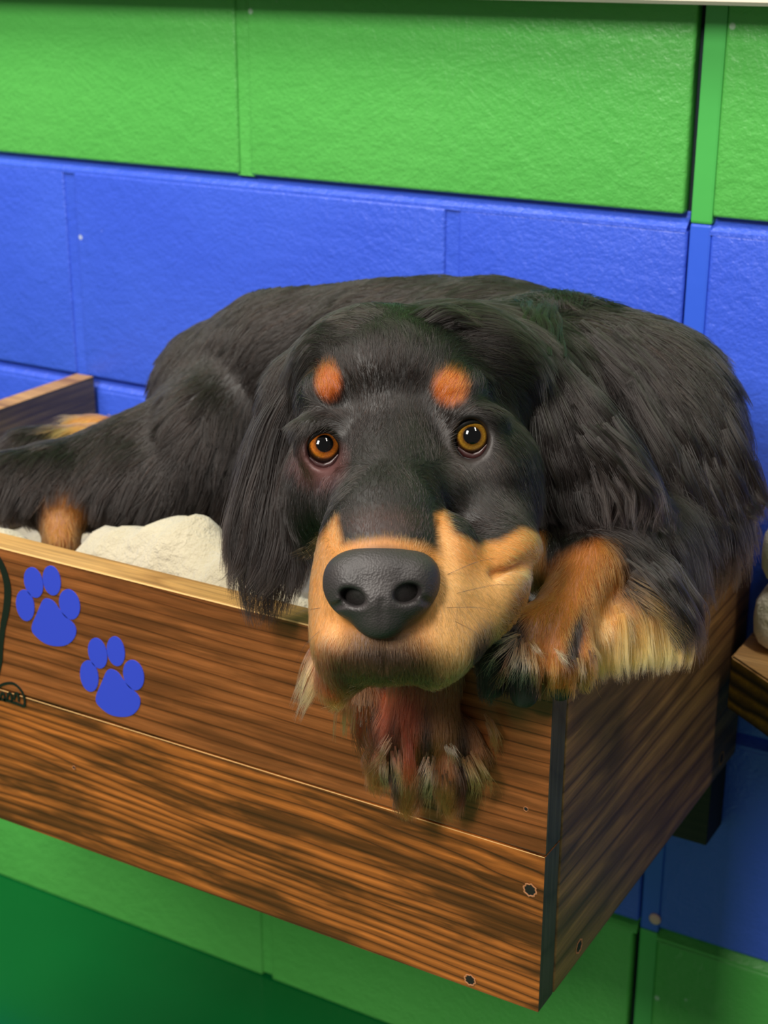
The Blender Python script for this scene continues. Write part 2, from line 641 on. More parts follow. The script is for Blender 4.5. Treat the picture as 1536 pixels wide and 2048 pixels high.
# ------------------------------------------------------------------ the dog: one continuous body grown from a blended distance field
# view-basis coordinates in cm: X right, Y up, Z away from the camera
def vb(u, v, d):
    return np.array([(u - 768) / FPX * d, -(v - 1024) / FPX * d, d])


def to_room(p):
    """view-basis cm -> metres"""
    return (CAM + np.asarray(p) @ BASIS) / 100


class Field:
    """a rectilinear grid (fine where it matters) holding a signed distance field"""

    def __init__(self, xs, ys, zs):
        self.ax = [np.asarray(a, np.float32) for a in (xs, ys, zs)]
        self.d = np.full([len(a) for a in self.ax], 30.0, np.float32)

    def _sub(self, lo, hi):
        sl, co = [], []
        for i in range(3):
            a = max(int(np.searchsorted(self.ax[i], lo[i])) - 1, 0)
            b = min(int(np.searchsorted(self.ax[i], hi[i])) + 1, len(self.ax[i]))
            if b <= a:
                return None, None
            sl.append(slice(a, b))
            co.append(self.ax[i][a:b])
        return tuple(sl), (co[0][:, None, None], co[1][None, :, None], co[2][None, None, :])

    def _blend(self, sl, s, k, cut):
        a = self.d[sl]
        if cut:
            s = -s
            h = np.clip(0.5 - 0.5 * (a - s) / k, 0, 1)
            self.d[sl] = a * (1 - h) + s * h + k * h * (1 - h)
        else:
            h = np.clip(0.5 + 0.5 * (a - s) / k, 0, 1)
            self.d[sl] = a * (1 - h) + s * h - k * h * (1 - h)

    def cone(self, a, ra, b, rb, k=0.6, cut=False):
        a, b = np.asarray(a, float), np.asarray(b, float)
        m = max(ra, rb) + k + 1.2
        sl, c = self._sub(np.minimum(a, b) - m, np.maximum(a, b) + m)
        if sl is None:
            return
        ab = b - a
        L2 = float(ab @ ab) + 1e-9
        pa = [c[i] - np.float32(a[i]) for i in range(3)]
        t = np.clip((pa[0] * ab[0] + pa[1] * ab[1] + pa[2] * ab[2]) / L2, 0, 1).astype(np.float32)
        dist = np.sqrt((pa[0] - t * ab[0]) ** 2 + (pa[1] - t * ab[1]) ** 2 + (pa[2] - t * ab[2]) ** 2)
        self._blend(sl, (dist - (ra + (rb - ra) * t)).astype(np.float32), k, cut)

    def ell(self, c0, r, k=0.6, rot=0.0, tilt=0.0, turn=0.0, cut=False):
        """ellipsoid: radii along right/up/away, rolled by rot (degrees, counter-clockwise in view), tilt about right, turn about up"""
        c0 = np.asarray(c0, float)
        r = np.asarray(r, float)
        a, b, g = math.radians(rot), math.radians(tilt), math.radians(turn)
        Rz = np.array([[math.cos(a), -math.sin(a), 0], [math.sin(a), math.cos(a), 0], [0, 0, 1]])
        Rx = np.array([[1, 0, 0], [0, math.cos(b), -math.sin(b)], [0, math.sin(b), math.cos(b)]])
        Ry = np.array([[math.cos(g), 0, math.sin(g)], [0, 1, 0], [-math.sin(g), 0, math.cos(g)]])
        R = Rz @ Ry @ Rx
        ext = np.sqrt(((R * r) ** 2).sum(1)) + k + 1.2
        sl, c = self._sub(c0 - ext, c0 + ext)
        if sl is None:
            return
        p = [c[i] - np.float32(c0[i]) for i in range(3)]
        q = [(R[0, j] * p[0] + R[1, j] * p[1] + R[2, j] * p[2]) for j in range(3)]
        k0 = np.sqrt(sum((q[j] / r[j]) ** 2 for j in range(3)))
        k1 = np.sqrt(sum((q[j] / r[j] ** 2) ** 2 for j in range(3))) + 1e-6
        self._blend(sl, (k0 * (k0 - 1) / k1).astype(np.float32), k, cut)

    def cut_box(self, lo, hi, k=0.25):
        """press the shape off a room-aligned box (cm, z from the green/blue line)"""
        lo, hi = np.array(lo, float), np.array(hi, float)
        lo[2] += ZOFF
        hi[2] += ZOFF
        cs = np.array([[(lo, hi)[i][0], (lo, hi)[j][1], (lo, hi)[q][2]] for i in (0, 1) for j in (0, 1) for q in (0, 1)])
        cv = (cs - CAM) @ BASIS.T
        sl, c = self._sub(cv.min(0) - 1, cv.max(0) + 1)
        if sl is None:
            return
        m = None
        for i in range(3):
            w_ = (np.float32(CAM[i] - (lo[i] + hi[i]) / 2) + c[0] * np.float32(BASIS[0, i]) + c[1] * np.float32(BASIS[1, i]) + c[2] * np.float32(BASIS[2, i]))
            q = np.abs(w_) - np.float32((hi[i] - lo[i]) / 2)
            m = q if m is None else np.maximum(m, q)
        self._blend(sl, m, k, True)

    def mesh(self):
        """naive surface nets"""
        d = self.d
        neg = d < 0
        nx, ny, nz = d.shape
        cnt = np.zeros((nx - 1, ny - 1, nz - 1), np.int8)
        for i in (0, 1):
            for j in (0, 1):
                for k in (0, 1):
                    cnt += neg[i:nx - 1 + i, j:ny - 1 + j, k:nz - 1 + k]
        act = (cnt > 0) & (cnt < 8)
        I = np.argwhere(act)
        idx = np.full(act.shape, -1, np.int32)
        idx[act] = np.arange(len(I))
        acc = np.zeros((len(I), 3), np.float64)
        n = np.zeros(len(I))
        cor = [(i, j, k) for i in (0, 1) for j in (0, 1) for k in (0, 1)]
        for a in range(8):
            for b in range(a + 1, 8):
                da = np.array(cor[b]) - np.array(cor[a])
                if np.abs(da).sum() != 1:
                    continue
                A, B = I + cor[a], I + cor[b]
                va = d[A[:, 0], A[:, 1], A[:, 2]]
                vb_ = d[B[:, 0], B[:, 1], B[:, 2]]
                m = (va < 0) != (vb_ < 0)
                t = np.where(m, va / (va - vb_ + 1e-12), 0)
                pa = np.stack([self.ax[q][A[:, q]] for q in range(3)], 1)
                pb = np.stack([self.ax[q][B[:, q]] for q in range(3)], 1)
                acc[m] += (pa + (pb - pa) * t[:, None])[m]
                n[m] += 1
        V = acc / n[:, None]
        F = []
        for axis in range(3):
            e0 = np.moveaxis(neg, axis, 0)
            ch = np.moveaxis(e0[:-1] != e0[1:], 0, axis)
            E = np.argwhere(ch)
            o1, o2 = [q for q in range(3) if q != axis]
            ok = (E[:, o1] > 0) & (E[:, o2] > 0) & (E[:, o1] < d.shape[o1] - 1) & (E[:, o2] < d.shape[o2] - 1)
            E = E[ok]
            inside = neg[E[:, 0], E[:, 1], E[:, 2]]
            q = []
            for s1, s2 in ((1, 1), (0, 1), (0, 0), (1, 0)):
                P = E.copy()
                P[:, o1] -= s1
                P[:, o2] -= s2
                q.append(idx[P[:, 0], P[:, 1], P[:, 2]])
            Q = np.stack(q, 1)
            flip = inside if axis != 1 else ~inside
            Q[~flip] = Q[~flip][:, ::-1]
            F.append(Q)
        F = np.concatenate(F)
        return V, F[(F >= 0).all(1)]


def np_mesh(name, V, F, smooth=True):
    me = bpy.data.meshes.new(name)
    me.vertices.add(len(V))
    me.vertices.foreach_set('co', np.asarray(V, np.float32).ravel())
    k = F.shape[1]
    me.loops.add(F.size)
    me.loops.foreach_set('vertex_index', F.astype(np.int32).ravel())
    me.polygons.add(len(F))
    me.polygons.foreach_set('loop_start', np.arange(0, F.size, k, dtype=np.int32))
    me.polygons.foreach_set('use_smooth', np.full(len(F), smooth))
    me.update(calc_edges=True)
    me.validate()
    return me


def axis_pts(lo, hi, f0, f1, fine, coarse):
    a = list(np.arange(lo, f0, coarse))
    return np.array(a + list(np.arange(f0, f1, fine)) + list(np.arange(f1, hi, coarse)))


FLD = Field(axis_pts(-40, 27, -9.5, 14, 0.15, 0.42), axis_pts(-19.5, 17.5, -19, 12.5, 0.15, 0.42), axis_pts(70, 137, 73, 97, 0.15, 0.45))


def E_(u, v, d, ru, rv, rd, k=0.6, rot=0, tilt=0, turn=0, cut=False):
    s = d / FPX
    FLD.ell(vb(u, v, d), (ru * s, rv * s, rd), k, rot, tilt, turn, cut)


def C_(a, ra, b, rb, k=0.6, cut=False):
    FLD.cone(vb(*a), ra * a[2] / FPX, vb(*b), rb * b[2] / FPX, k, cut)


# trunk, curled along the back of the box: rump at the left, shoulders at the right
C_((470, 800, 125), 165, (620, 745, 122), 185, 2)
C_((620, 745, 122), 185, (800, 735, 117), 185, 2)
C_((800, 735, 117), 185, (980, 765, 111), 192, 2)
C_((980, 765, 111), 190, (1130, 800, 105), 200, 2)
E_(1275, 845, 103, 185, 205, 6.0, 2)              # shoulder
E_(1335, 990, 101, 140, 150, 4.5, 2)              # brisket behind the corner
E_(420, 890, 119, 115, 150, 5, 2)
E_(300, 950, 118, 140, 80, 3.4, 2)                 # thigh
C_((360, 850, 120), 70, (130, 950, 118), 62, 1.5)  # hind leg along the left
C_((130, 950, 118), 58, (40, 960, 117), 60, 1)
C_((110, 960, 118), 48, (124, 1085, 114.5), 36, 2)  # hock
C_((150, 860, 128), 28, (215, 862, 127), 30, 0.8)  # far hind foot
C_((420, 900, 124), 60, (60, 900, 124), 45, 1.5)  # tail
E_(1105, 1075, 92.5, 80, 62, 2.4, 1.2)            # under the ear, against the leg
E_(210, 985, 117, 200, 72, 3.0, 1.5)
E_(1085, 1115, 90.5, 62, 62, 2.4, 1.2)
# neck
C_((1060, 820, 103), 205, (900, 800, 94), 190, 2)
# skull
E_(818, 800, 91.5, 236, 184, 6.2, 1.5, rot=4)
E_(775, 760, 88, 150, 120, 4.5, 1.5)
E_(700, 700, 90, 110, 70, 3.5, 1.5, rot=25)
E_(960, 700, 91, 120, 70, 3.5, 1.5, rot=-20)
# brows
E_(655, 800, 86.3, 55, 62, 2.2, 0.8, rot=-20)
E_(905, 795, 86.0, 70, 66, 2.4, 0.8, rot=20)
# stop furrow
C_((782, 720, 82.7), 14, (783, 850, 81.6), 14, 0.9, cut=True)
# cheeks
E_(640, 960, 88.5, 70, 130, 3.6, 1.2, rot=-8)
E_(975, 945, 87.5, 100, 125, 4.2, 1.4, rot=10)
E_(1015, 1010, 87.0, 60, 70, 2.6, 1.0)
E_(900, 985, 84.6, 62, 85, 2.3, 1.5)
E_(668, 985, 85.2, 40, 80, 2.0, 1.2)
# muzzle
C_((785, 905, 85.5), 118, (768, 1110, 79.5), 112, 1.2)
C_((770, 1060, 80.6), 108, (762, 1165, 78.2), 100, 1.0)
# flews: left one hangs past the edge, right one is pushed up by the paw into two folds
E_(688, 1190, 80.4, 66, 165, 2.3, 0.9, rot=-3, turn=-20)
E_(690, 1295, 80.4, 60, 90, 1.7, 0.7, rot=12)
E_(668, 1365, 81.2, 34, 46, 0.9, 0.6, rot=20)
E_(880, 1200, 79.9, 85, 175, 2.4, 0.9, rot=-8, turn=15)
E_(942, 1190, 81.6, 128, 98, 2.9, 0.9, rot=40)
E_(975, 1060, 85.0, 90, 80, 3.0, 1.2)
E_(1000, 1098, 83.2, 78, 50, 2.3, 1.2, rot=4)
E_(890, 1275, 80.2, 92, 72, 2.1, 0.9, rot=40)
C_((985, 1150, 79.3), 6, (1092, 1116, 81.8), 9, 0.6, cut=True)
# upper lip and chin
E_(765, 1292, 78.6, 112, 62, 1.7, 0.8)
E_(765, 1322, 79.4, 104, 46, 1.7, 0.6)
C_((775, 1270, 81), 84, (800, 1200, 90), 110, 1.0)   # under-jaw to throat
C_((768, 1278, 76.6), 5, (770, 1345, 77.3), 5, 0.3, cut=True)
# eye sockets
EYE_L, EYE_R = (646, 893, 84.5), (943, 873, 84.3)
for (eu, ev, ed), s in ((EYE_L, 1), (EYE_R, 1.06)):
    E_(eu, ev, ed + 0.15, 56 * s, 56 * s, 1.25, 0.9)
    E_(eu, ev - 42, ed + 0.35, 62 * s, 18 * s, 1.3, 0.9)
    E_(eu, ev + 6, ed - 1.0, 35 * s, 40 * s, 1.8, 0.22, cut=True)
# ears: thin flaps
E_(600, 770, 92, 60, 80, 1.6, 1.0, rot=-25)
E_(555, 900, 92.5, 62, 150, 1.2, 1.0, rot=-14)
E_(540, 1050, 92.5, 76, 125, 1.0, 0.9, rot=-6)
E_(1060, 760, 93.0, 70, 110, 2.0, 1.2, rot=25)
E_(1120, 880, 92.2, 78, 160, 1.4, 1.0, rot=18)
E_(1170, 1000, 92.5, 100, 105, 1.1, 0.9, rot=10)
# crossed front leg, image right: elbow behind, wrist over the corner, paw on the edge
C_((1290, 1050, 97), 95, (1175, 1135, 89.5), 64, 1.2)
C_((1175, 1135, 89.0), 58, (1120, 1245, 86.6), 62, 0.8)
E_(1070, 1270, 86.0, 92, 62, 2.0, 0.7, rot=15)
for a, b, c, r in (((1030, 1262, 85.6), (985, 1318, 84.9), (985, 1372, 85.4), 33), ((1062, 1262, 84.9), (1052, 1330, 84.1), (1048, 1388, 84.8), 36),
                   ((1110, 1270, 84.9), (1118, 1330, 84.3), (1120, 1376, 85.0), 33), ((1150, 1255, 85.6), (1165, 1310, 85.2), (1168, 1350, 85.8), 27)):
    C_(a, r, b, r * 0.98, 0.3)
    C_(b, r * 0.98, c, r * 0.8, 0.15)
C_((1330, 1120, 95.5), 60, (1240, 1215, 90), 52, 1.0)    # the back of the leg under the feathering
C_((1240, 1215, 89.5), 50, (1180, 1280, 87.5), 40, 0.8)
# the other front leg: over the edge under the chin, paw hanging down the front
C_((990, 1250, 95), 75, (850, 1345, 89.6), 66, 1.0)
C_((850, 1345, 89.5), 66, (845, 1440, 89.6), 72, 0.7)
C_((700, 1340, 91), 40, (760, 1440, 91), 44, 0.8)
E_(848, 1470, 90.0, 98, 62, 1.4, 0.6)
for a, b, c, r in (((775, 1450, 90.3), (762, 1510, 90.3), (758, 1552, 91.0), 30), ((822, 1460, 89.7), (818, 1545, 89.7), (815, 1600, 90.9), 33),
                   ((880, 1460, 89.6), (895, 1545, 89.6), (902, 1598, 90.9), 33), ((930, 1450, 90.2), (953, 1505, 90.2), (960, 1545, 91.0), 28)):
    C_(a, r, b, r * 0.98, 0.3)
    C_(b, r * 0.98, c, r * 0.72, 0.15)

for lo, hi in (((XL - T, -D - 0.15, ZB), (XR + 0.15, -D + T + 0.15, ZT + 0.12)), ((XR - T - 0.15, -D, ZB), (XR + 0.2, -0.3, ZT + 0.12)),
               ((XL - T - 1, -D, ZB), (XL + 0.2, -0.3, ZT + 0.12)), ((-120, -0.7, -60), (40, 8, 30))):
    FLD.cut_box(lo, hi)
DV, DF = FLD.mesh()
DOG_AT = W(-22, -18, -34)
dog = empty('dog', DOG_AT, label='black and tan long-haired dog resting its chin and paws over the box edge', category='dog')
DVW = to_room(DV) - np.array(DOG_AT)
me = np_mesh('body', DVW, DF)
body = bpy.data.objects.new('body', me)
link(body, dog)

# ---- coat colours, in place on the body: black with tan brows, muzzle, feet, plus a painted red bounce tint
BLACK, TAN, TANLIGHT, RED_BOUNCE, DEEP = [np.array(c[:3]) for c in (lin(19, 14, 12), lin(194, 128, 62), lin(226, 172, 106), lin(150, 58, 38), lin(146, 84, 28))]


def uv_of(P):
    return 768 + P[:, 0] / P[:, 2] * FPX, 1024 - P[:, 1] / P[:, 2] * FPX


def soft(e, w):
    return np.clip(0.5 - e / w, 0, 1)


def blob(u, v, cu, cv, ru, rv, rot=0, w=0.5):
    a = math.radians(rot)
    x, y = u - cu, -(v - cv)
    X, Y = x * math.cos(a) + y * math.sin(a), -x * math.sin(a) + y * math.cos(a)
    return soft(np.sqrt((X / ru) ** 2 + (Y / rv) ** 2) - 1, w)


def poly_in(u, v, poly, w=14):
    P = np.array(poly, float)
    ins = np.zeros(len(u), bool)
    dm = np.full(len(u), 1e9)
    for i in range(len(P)):
        a, b = P[i], P[(i + 1) % len(P)]
        c = ((a[1] > v) != (b[1] > v)) & (u < (b[0] - a[0]) * (v - a[1]) / (b[1] - a[1] + 1e-9) + a[0])
        ins ^= c
        ab = b - a
        t = np.clip(((u - a[0]) * ab[0] + (v - a[1]) * ab[1]) / (ab @ ab), 0, 1)
        dm = np.minimum(dm, np.hypot(u - a[0] - t * ab[0], v - a[1] - t * ab[1]))
    return soft(np.where(ins, -dm, dm), 2 * w)


def coat(P):
    """colour of the coat at view-basis points"""
    u, v = uv_of(P)
    z = P[:, 2]
    c = np.tile(BLACK, (len(P), 1))

    def put(m, col):
        m = np.clip(m, 0, 1)[:, None]
        c[:] = c * (1 - m) + np.asarray(col) * m
    face = z < 90.5
    put(blob(u, v, 657, 766, 26, 36, 10, 0.5) * (z < 92), lin(140, 64, 8)[:3])
    put(blob(u, v, 900, 776, 35, 37, -20, 0.5) * (z < 92), lin(144, 68, 8)[:3])
    put(poly_in(u, v, [(672, 1035), (684, 1090), (770, 1074), (850, 1088), (884, 1112), (872, 1030), (888, 1022), (908, 1066), (955, 1088), (1000, 1082), (1040, 1056),
                       (1085, 1062), (1090, 1160), (1030, 1230), (940, 1350), (860, 1385), (690, 1420), (630, 1400), (610, 1250), (612, 1150), (640, 1075)], 9) * face, TAN)
    put(poly_in(u, v, [(880, 1140), (1010, 1150), (1080, 1130), (1080, 1190), (930, 1340), (860, 1370), (860, 1270)], 24) * face * 0.85, TANLIGHT)
    put(poly_in(u, v, [(884, 1060), (905, 1080), (925, 1150), (900, 1210), (872, 1150)], 14) * face * 0.6, TANLIGHT)
    put(blob(u, v, 655, 1230, 26, 130, 0, 0.7) * face * 0.6, TANLIGHT * np.array([1.05, 0.88, 0.85]))
    put(blob(u, v, 655, 1350, 50, 55, 0, 0.9) * face * 0.7, RED_BOUNCE)  # reddish light bounced onto the lower lip, painted into the fur colour
    put(blob(u, v, 765, 1345, 150, 62, -4, 0.7) * face * 0.88, lin(36, 23, 17)[:3])
    put(blob(u, v, 770, 1290, 70, 50, 0, 0.9) * face * 0.7, lin(40, 26, 20)[:3])
    put(blob(u, v, 640, 925, 46, 44, 0, 0.8) * face * 0.75, lin(96, 58, 56)[:3])
    put(blob(u, v, 940, 905, 60, 50, 0, 0.8) * face * 0.5, lin(66, 58, 56)[:3])
    put(blob(u, v, 765, 1175, 100, 82, 0, 0.3) * face, BLACK)
    put(blob(u, v, 770, 1045, 75, 30, 0, 0.8) * face * 0.7, lin(50, 30, 26)[:3])
    # right front leg and paw
    leg = (z < 94)
    put(poly_in(u, v, [(1120, 1110), (1200, 1075), (1250, 1130), (1230, 1220), (1190, 1290), (1195, 1400), (1090, 1420), (1080, 1330), (1000, 1260), (1030, 1190)], 14) * leg * (u > 1000), DEEP)
    put(poly_in(u, v, [(1195, 1222), (1260, 1210), (1420, 1270), (1400, 1360), (1190, 1350)], 20) * leg, TANLIGHT)
    put(blob(u, v, 1005, 1270, 55, 55, -30, 0.6) * (z < 86.9) * (z > 83.3) * (v > 1225), BLACK)
    put(blob(u, v, 975, 1330, 36, 70, 0, 0.6) * (z < 87), BLACK * 1.3)
    put(blob(u, v, 1150, 1280, 14, 60, -15, 0.8) * leg, BLACK * 2.5)
    put((v > 1378) * (u > 960) * (u < 1180) * (z < 90) * 1.0, lin(22, 21, 20)[:3])
    # hanging paw
    hp = (v > 1370) * (z > 86.5) * (z < 95)
    put(hp * (u < 1000) * 1.0, lin(122, 74, 38)[:3])
    put(hp * blob(u, v, 800, 1440, 50, 80, 0, 0.8) * 0.8, RED_BOUNCE * 0.9)  # the same red bounce light, coloured into the top of the paw
    put(hp * blob(u, v, 730, 1450, 30, 60, 0, 0.8), BLACK * 1.6)
    for cu in (788, 852, 924):
        put(hp * blob(u, v, cu, 1520, 15, 90, 0, 0.8) * 0.95, BLACK * 1.5)
    # hind feet
    put(blob(u, v, 124, 1045, 40, 62, -8, 0.8) * (z > 100), lin(140, 84, 26)[:3])
    put(blob(u, v, 195, 850, 66, 22, 0, 0.6) * (z > 120), TAN)
    return c


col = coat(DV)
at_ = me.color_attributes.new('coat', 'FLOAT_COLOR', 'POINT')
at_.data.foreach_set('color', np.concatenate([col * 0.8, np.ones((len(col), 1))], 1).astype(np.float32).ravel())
k = NT('dog_skin_and_undercoat')
a_ = k.n('ShaderNodeAttribute', attribute_name='coat')
k.base(a_.outputs['Color'])
k.bump(k.noise(k.mapping((1, 1, 1)), 320, 3, 0.6), 0.35, 0.001)
k.set(Roughness=0.55)
M_COAT = k.m
me.materials.append(M_COAT)

# ------------------------------------------------------------------ eyes
def tube(name, pts, rad, mat, parent, closed=False, nseg=8, **props):
    P = [Vector(p) for p in pts]
    n = len(P)
    bm = bmesh.new()
    rings = []
    for i in range(n):
        a = P[(i - 1) % n] if closed or i > 0 else P[i]
        b = P[(i + 1) % n] if closed or i < n - 1 else P[i]
        t = (b - a).normalized()
        s = t.cross(Vector(FWD)).normalized()
        q = s.cross(t)
        r = rad[i] if hasattr(rad, '__len__') else rad
        rings.append([bm.verts.new(P[i] + (s * math.cos(2 * math.pi * j / nseg) + q * math.sin(2 * math.pi * j / nseg)) * r) for j in range(nseg)])
    for i in range(n if closed else n - 1):
        A, B = rings[i], rings[(i + 1) % n]
        for j in range(nseg):
            bm.faces.new((A[j], A[(j + 1) % nseg], B[(j + 1) % nseg], B[j]))
    bmesh.ops.recalc_face_normals(bm, faces=bm.faces[:])
    return mesh_obj(name, bm, mat, parent, smooth=True, **props)


def cap(r, ang, seg=32, rings=8, flat_=1.0):
    bm = bmesh.new()
    top = bm.verts.new((0, 0, r))
    prev = None
    for i in range(1, rings + 1):
        a = ang * i / rings
        ring = [bm.verts.new((r * math.sin(a) * math.cos(2 * math.pi * j / seg), r * math.sin(a) * math.sin(2 * math.pi * j / seg), r * math.cos(a))) for j in range(seg)]
        for j in range(seg):
            if prev is None:
                bm.faces.new((top, ring[j], ring[(j + 1) % seg]))
            else:
                bm.faces.new((prev[j], ring[j], ring[(j + 1) % seg], prev[(j + 1) % seg]))
        prev = ring
    return bm


def iris_mat(name, c_in, c_mid):
    k = NT(name)
    tc = k.n('ShaderNodeTexCoord')
    sp = k.n('ShaderNodeVectorMath', operation='MULTIPLY')
    k.l(tc.outputs['Object'], sp.inputs[0])
    sp.inputs[1].default_value = (1, 1, 0)
    ln = k.n('ShaderNodeVectorMath', operation='LENGTH')
    k.l(sp.outputs[0], ln.inputs[0])
    mr = k.n('ShaderNodeMapRange')
    k.l(ln.outputs['Value'], mr.inputs[0])
    mr.inputs[1].default_value = 0.0
    mr.inputs[2].default_value = 0.0092
    rp = k.ramp(mr.outputs[0], [(0.50, lin(40, 22, 8)), (0.57, c_in), (0.76, c_mid), (0.88, lin(60, 34, 12)), (1.0, lin(14, 9, 6))])
    an = k.noise(k.mapping((400, 400, 40)), 3.0, 3)
    k.base(k.mix(0.5, rp, k.ramp(an, [(0.3, (0.45, 0.45, 0.45)), (0.7, (1.5, 1.5, 1.5))]), 'MULTIPLY'))
    k.set(Roughness=0.25)
    k.b.inputs['Specular IOR Level'].default_value = 0.0
    k.b.inputs['Coat Weight'].default_value = 1.0
    k.b.inputs['Coat Roughness'].default_value = 0.02
    return k.m


M_EYE = flat('eyeball_dark', lin(30, 18, 14), 0.08, coat=1.0)
M_PUPIL = flat('pupil_black', lin(3, 3, 4), 0.9, coat=1.0)
M_PUPIL.node_tree.nodes['Principled BSDF'].inputs['Specular IOR Level'].default_value = 0.0
M_LID = flat('wet_eyelid_skin', lin(16, 11, 10), 0.45)
M_HAW = flat('dark_red_inner_lid', lin(48, 12, 11), 0.45, coat=0.1)
ER = 1.07
for (eu, ev, ed), lid, gaze, im in (
        (EYE_L, [(-33, 16), (-28, -8), (-14, -23), (4, -29), (20, -24), (31, -6), (33, 12), (20, 30), (2, 43), (-14, 38), (-26, 28)], (3, -6), iris_mat('amber_iris', lin(120, 62, 14), lin(170, 96, 26))),
        (EYE_R, [(-32, 16), (-31, -4), (-20, -20), (0, -28), (20, -26), (33, -10), (36, 8), (30, 26), (14, 40), (-4, 42), (-20, 34)], (1, -2), iris_mat('olive_amber_iris', lin(96, 64, 14), lin(146, 108, 34)))):
    c = vb(eu, ev, ed + 0.33)
    g = vb(eu + gaze[0], ev + gaze[1], ed - 0.6) - c
    gw = Vector(g @ BASIS).normalized()
    bm = bmesh.new()
    bmesh.ops.create_uvsphere(bm, u_segments=28, v_segments=18, radius=ER / 100)
    eye = mesh_obj('eye', bm, M_EYE, dog, smooth=True)
    eye.location = Vector(to_room(c)) - DOG_AT
    eye.rotation_euler = gw.to_track_quat('Z', 'Y').to_euler()
    mesh_obj('iris', cap((ER + 0.012) / 100, math.radians(60)), im, eye, smooth=True, label='amber iris')
    mesh_obj('pupil', cap((ER + 0.02) / 100, math.radians(25)), M_PUPIL, eye, smooth=True)
    # lids on the ball
    L = np.array(lid, float) * 1.13
    L = smooth_poly(L, 2)
    pts = []
    for x, y in L:
        rho = math.hypot(x, y) * ed / FPX
        h = math.sqrt(max(1.15 ** 2 - min(rho, 1.05) ** 2, 0.10))
        pts.append(Vector(to_room(vb(eu + x, ev + y, c[2] - h))) - DOG_AT)
    tube('eyelid', pts, [0.0010 + 0.0008 * float(np.clip(-y / 20, 0, 1)) for x, y in L], M_LID, dog, closed=True)
    # the haw: a wet fold inside the lower lid
    hw = []
    for x, y in ((-28, 22), (-15, 34), (1, 40), (17, 33), (31, 16)):
        rho = math.hypot(x, y) * ed / FPX
        hw.append(Vector(to_room(vb(eu + x, ev + y, c[2] - math.sqrt(max(1.10 ** 2 - rho ** 2, 0.08))))) - DOG_AT)
    tube('inner_eyelid', hw, [0.0008, 0.0022, 0.0028, 0.0021, 0.0008], M_HAW, dog, label='dark red inner lower lid')

# ------------------------------------------------------------------ nose leather
NF = Field(np.arange(-3.6, 3.3, 0.05), np.arange(-7.6, -0.6, 0.05), np.arange(73.5, 80.5, 0.06))


def NE(u, v, d, ru, rv, rd, k=0.4, rot=0, cut=False, turn=0, tilt=0):
    s = d / FPX
    NF.ell(vb(u, v, d), (ru * s, rv * s, rd), k, rot, tilt, turn, cut)


NE(762, 1144, 77.2, 106, 58, 1.75, 0.5)
NE(762, 1195, 77.0, 96, 62, 1.75, 0.5)
NE(690, 1172, 77.0, 41, 52, 1.45, 0.5, rot=12, turn=-25)
NE(836, 1166, 77.0, 41, 54, 1.45, 0.5, rot=-12, turn=25)
NE(760, 1238, 76.8, 52, 40, 1.2, 0.4)
NE(704, 1196, 75.2, 28, 18, 1.9, 0.3, rot=-22, cut=True)
NE(816, 1188, 75.2, 29, 20, 1.9, 0.3, rot=16, cut=True)
NF.cone(vb(694, 1204, 75.6), 0.16, vb(664, 1216, 76.6), 0.12, 0.25, cut=True)
NF.cone(vb(834, 1194, 75.6), 0.17, vb(866, 1210, 76.6), 0.12, 0.25, cut=True)
NF.cone(vb(764, 1205, 75.2), 0.05, vb(766, 1282, 75.5), 0.13, 0.35, cut=True)
NV, NFc = NF.mesh()
me = np_mesh('nose', to_room(NV) - np.array(DOG_AT), NFc)
k = NT('nose_leather')
v_ = k.mapping((1, 1, 1))
vo = k.n('ShaderNodeTexVoronoi', feature='F1')
vo.inputs['Scale'].default_value = 900.0
k.l(v_, vo.inputs['Vector'])
k.base(k.mix(k.noise(v_, 60, 3), lin(36, 34, 35), lin(54, 48, 48)))
k.bump(vo.outputs['Distance'], 0.35, 0.0006)
k.set(Roughness=0.52)
me.materials.append(k.m)
link(bpy.data.objects.new('nose', me), dog, label='black leathery nose')

# ------------------------------------------------------------------ fur
def hair_mat(name, rough=0.32):
    m = bpy.data.materials.new(name)
    m.use_nodes = True
    t = m.node_tree
    t.nodes.remove(t.nodes['Principled BSDF'])
    h = t.nodes.new('ShaderNodeBsdfHairPrincipled')
    h.parametrization = 'COLOR'
    a = t.nodes.new('ShaderNodeAttribute')
    a.attribute_name = 'hair_color'
    t.links.new(a.outputs['Color'], h.inputs['Color'])
    h.inputs['Roughness'].default_value = rough
    h.inputs['Radial Roughness'].default_value = 0.5
    h.inputs['Random Roughness'].default_value = 0.2
    h.inputs['IOR'].default_value = 1.48
    t.links.new(h.outputs[0], t.nodes['Material Output'].inputs['Surface'])
    return m


M_HAIR = hair_mat('dog_hair')


def hair_object(name, P, R, Cc, parent=dog, **props):
    """P (n, k, 3) points in view-basis cm, R (n, k) radii cm, Cc (n, k, 3) linear colours"""
    n, kk = P.shape[:2]
    hc = bpy.data.hair_curves.new(name)
    hc.add_curves([kk] * n)
    pw = (to_room(P.reshape(-1, 3)) - np.array(DOG_AT)).astype(np.float32)
    hc.attributes['position'].data.foreach_set('vector', pw.ravel())
    ra = hc.attributes.get('radius') or hc.attributes.new('radius', 'FLOAT', 'POINT')
    ra.data.foreach_set('value', (R / 100).astype(np.float32).ravel())
    ca = hc.attributes.new('hair_color', 'FLOAT_COLOR', 'POINT')
    ca.data.foreach_set('color', np.concatenate([np.clip(Cc, 0, 1).reshape(-1, 3), np.ones((n * kk, 1))], 1).astype(np.float32).ravel())
    hc.materials.append(M_HAIR)
    o = bpy.data.objects.new(name, hc)
    link(o, parent, kind='stuff', **props)
    return o


